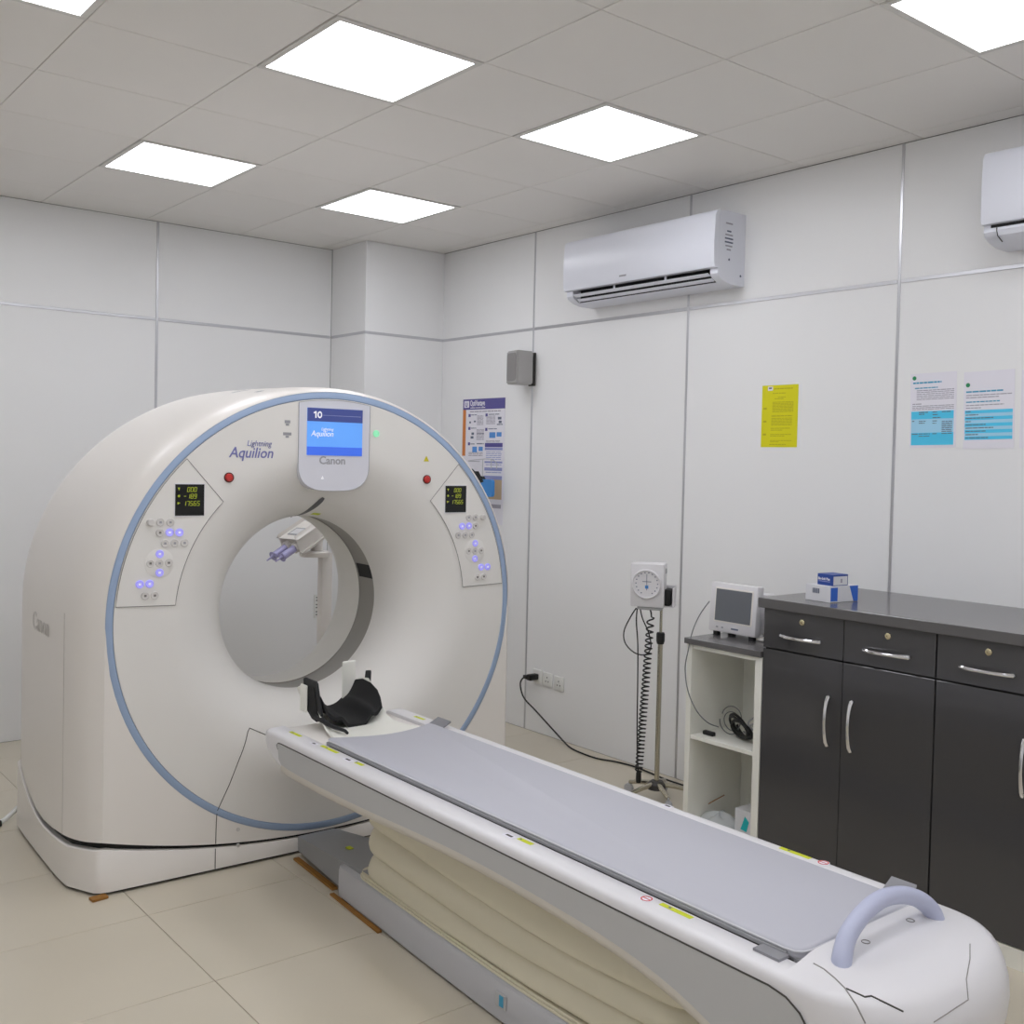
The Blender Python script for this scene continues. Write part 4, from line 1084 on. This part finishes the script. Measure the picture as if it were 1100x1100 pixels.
mk('collar', B().disc_lathe([(0, .785), (.017, .785), (.021, .80), (.021, .835), (.018, .842), (0, .842)], (0, 0, 0), (0, 0, 1), 24), 'rubber', bp)
mk('upper_pole', B().cyl((0, 0, .84), (0, 0, 1.02), .007, n=16), 'steel', bp)
Mg = Matrix.Translation((-.055, .035, .975)) @ Matrix.Rotation(rad(-58), 4, 'Z') @ Matrix.Rotation(rad(3), 4, 'X')
def g_(p): return Mg @ Vector(p)
ga = mk('gauge_case', B().box(-.084, .084, -.045, .03, 0, .215, .007, 2, Mg), 'plastic_cool', bp, 40)
axg = (Mg.to_3x3() @ Vector((0, -1, 0)))
mk('bezel_ring', B().disc_lathe([(.074, 0), (.074, .010), (.068, .014), (.065, .006)], g_((-.002, -.044, .115)), axg, 40), 'plastic_cool', ga)
mk('dial_face', B().disc_lathe([(0, .002), (.067, .002), (.067, .0)], g_((-.002, -.0455, .115)), axg, 40), 'dial', ga)
b = B()
for k in range(16):
    a = rad(-60 + 300 * k / 15); rr2 = .054
    b.box(-.003, .003, -.0502, -.0475, -.0025, .0025, 0, 1, Mg @ Matrix.Translation((rr2 * math.cos(a), 0, .118 + rr2 * math.sin(a))))
mk('dial_marks', b, 'ink_dark', ga, 0)
mk('dial_badge', B().box(-.008, .008, -.051, -.0475, .093, .109, 0, 1, Mg), 'pouch_blue', ga, 0)
mk('needle', B().box(-.0012, .0012, -.0515, -.049, .085, .165, 0, 1, Mg).box(-.022, .022, -.051, -.049, .126, .129, 0, 1, Mg), 'ink_dark', ga, 0)
mk('bottom_tray', B().box(-.05, .07, -.035, .03, -.016, .0, .003, 1, Mg), 'cable_light', bp, 30)
bk = mk('cuff_basket', B().box(.078, .125, -.02, .05, .0, .006, 0, 1, Mg).box(.078, .128, .045, .051, 0, .10, 0, 1, Mg).box(.122, .128, -.02, .05, 0, .095, 0, 1, Mg), 'plastic_cool', bp, 0)
mk('folded_cuff', B().box(.080, .112, -.024, .038, .007, .090, .008, 2, Mg), 'rubber', bk, 30)
mk('case_clip', B().box(.074, .088, -.01, .01, .165, .19, .002, 1, Mg), 'cable_light', bp, 0)
# coiled tube hanging down with a bulb end
b = B(); pts = [g_((.015, -.03, -.012)), g_((.02, -.03, -.03)), g_((.022, -.03, -.05))]
ptop_ = g_((.018, -.03, -.055)); pbot = Vector((on_plane(686, 832, 1, .60).x - 2.15, .08, .135))
n_t = 34
for k in range(n_t * 10):
    f = k / (n_t * 10); ff = f ** .85
    c = ptop_.lerp(pbot, ff); a = 2 * PI * k / 10
    pts.append(c + Vector((math.cos(a) * .012, -math.cos(a) * .012, 0)) + Vector((math.sin(a) * .011, math.sin(a) * .011, 0)))
b.tube(pts, .0040, 6); mk('coiled_tube', b, 'rubber', bp)
mk('tube_end', B().disc_lathe([(0, 0), (.012, .002), (.014, .02), (.013, .05), (.009, .062), (0, .064)], pbot + Vector((0, 0, -.058)), (0, 0, 1), 16), 'rubber', bp)
loopp = [g_((-.055, -.03, -.010)), g_((-.085, -.03, -.06)), g_((-.115, -.03, -.13)), g_((-.108, -.03, -.19)), g_((-.06, -.03, -.235)), g_((-.005, -.03, -.24)), g_((.022, -.035, -.20)), g_((.012, -.04, -.13)), g_((-.02, -.04, -.06)), g_((-.035, -.03, -.012))]
mk('air_tube', B().tube(smooth_curve(loopp, 8), .0033, 8), 'rubber', bp)
lp2 = [g_((-.05, -.032, -.012)), g_((-.052, -.036, -.08)), g_((-.042, -.04, -.20)), g_((-.040, -.04, -.40)), g_((-.040, -.04, -.55)), (pbot.x - .01, pbot.y + .005, .25), (pbot.x - .004, pbot.y, .14)]
mk('air_tube', B().tube(smooth_curve(lp2, 8), .0033, 8), 'rubber', bp)

# ================================================================== INJECTOR BEHIND THE SCANNER
IY = 2.62
def ip(u, v, y=IY): return on_plane(u, v, 1, y)
c0 = ip(349, 620)
ij = thing('contrast_injector', 'white twin-syringe contrast injector on a stand behind the bore', 'injector', (c0.x, IY, 0))
base = Vector(ij.location)
zf_ = ip(337, 594).z
mk('column', B().box(-.035, .035, -.03, .03, .06, zf_, .006, 2), 'plastic_white', ij, 30)
mk('stand_base', B().box(-.28, .28, -.05, .05, .03, .065, .012, 2).box(-.05, .05, -.25, .20, .03, .065, .012, 2), 'plastic_white', ij, 30)
for dx, dy in ((-.25, 0), (.25, 0), (0, -.22), (0, .17)):
    mk('caster', B().disc_lathe([(0, -.012), (.025, -.012), (.025, .012), (0, .012)], (dx, dy, .025), (0, 1, 0), 16), 'rubber', ij)
mk('mount_flange', B().disc_lathe([(0, 0), (.085, 0), (.09, .008), (.09, .028), (.082, .034), (0, .034)], (ip(338, 596) - base) + Vector((0, 0, -.01)), (0, 0, 1), 32), 'plastic_white', ij)
p0 = ip(340, 592) - base; p1 = ip(341, 575) - base
mk('neck', B().tube([p0, p1, p1 + Vector((-.01, 0, .03))], [.036, .034, .02], 16), 'plastic_white', ij)
hc = ip(324, 579) - base
tipc = ip(290, 599) - base
ax = (tipc - hc + Vector((0, -.05, 0))).normalized()
zup = Vector((0, 0, 1)); sd = ax.cross(zup).normalized(); un = sd.cross(ax).normalized()
Mi = Matrix(((ax.x, sd.x, un.x, hc.x), (ax.y, sd.y, un.y, hc.y), (ax.z, sd.z, un.z, hc.z), (0, 0, 0, 1)))
mk('head_case', B().box(-.10, .075, -.075, .075, -.03, .055, .022, 3, Mi), 'plastic_white', ij, 40)
for s in (-1, 1):
    mk('syringe_housing', B().cyl(Mi @ Vector((-.06, s * .038, -.005)), Mi @ Vector((.105, s * .038, -.005)), .036, .032, 20), 'plastic_white', ij)
    sy = mk('syringe', B().tube([Mi @ Vector((.10, s * .038, -.005)), Mi @ Vector((.195, s * .038, -.005)), Mi @ Vector((.205, s * .038, -.005))], [.022, .022, .030], 18), 'syringe', ij)
    mk('syringe_tip', B().tube([Mi @ Vector((.205, s * .038, -.005)), Mi @ Vector((.222, s * .038, -.005)), Mi @ Vector((.255, s * .038, -.005))], [.016, .006, .004], 12), 'syringe', sy)
mk('head_screen', B().box(-.03, .05, -.045, .045, .0545, .058, .001, 1, Mi), 'logo_grey', ij, 0)
mk('head_screen_glass', B().box(-.02, .04, -.036, .036, .0575, .0590, 0, 1, Mi), 'plastic_cool', ij, 0)
mk('head_knob', B().cyl(Mi @ Vector((.06, .03, -.045)), Mi @ Vector((.06, .03, -.06)), .008, n=10), 'rubber', ij)
mk('support_arm', B().tube(smooth_curve([Mi @ Vector((-.06, 0, -.02)), p1 + Vector((.0, 0, -.01)), p1 + Vector((.03, 0, .03)), p1 + Vector((.075, 0, -.02))], 6), .009, 8), 'dark_metal', ij)
# socket strip on the back wall seen through the bore
a0, a1 = on_plane(337, 639, 1, YB), on_plane(343.5, 663, 1, YB)
t = thing('socket_strip', 'white vertical strip of sockets on the back wall seen through the bore', 'socket strip', ((a0.x + a1.x) / 2, YB, (a0.z + a1.z) / 2))
hw, hz = (a1.x - a0.x) / 2, (a0.z - a1.z) / 2
mk('plate', B().box(-hw, hw, -.012, 0, -hz, hz, .003, 1), 'socket', t, 30)
for k in range(3):
    z = hz * (.62 - .62 * k)
    for dx, dz in ((.008, 0), (-.008, .012), (-.008, -.008)):
        mk('pin_hole', B().box(dx - .004, dx + .004, -.0128, -.009, z + dz - .004, z + dz + .004), 'rubber', t, 0)

# cable stub behind the left flank of the scanner
t = thing('floor_cable', 'white and black cable end on the floor behind the scanner, at the left edge', 'cable', (-.50, 1.98, 0))
mk('cable', B().tube(smooth_curve([(-.35, -.03, .012), (-.15, -.02, .012), (-.03, 0, .013), (.02, .02, .03), (.06, .03, .06)], 6), .011, 8), 'socket', t)
mk('black_sleeve', B().cyl((-.10, -.02, .013), (-.02, -.01, .014), .014, n=10), 'rubber', t)
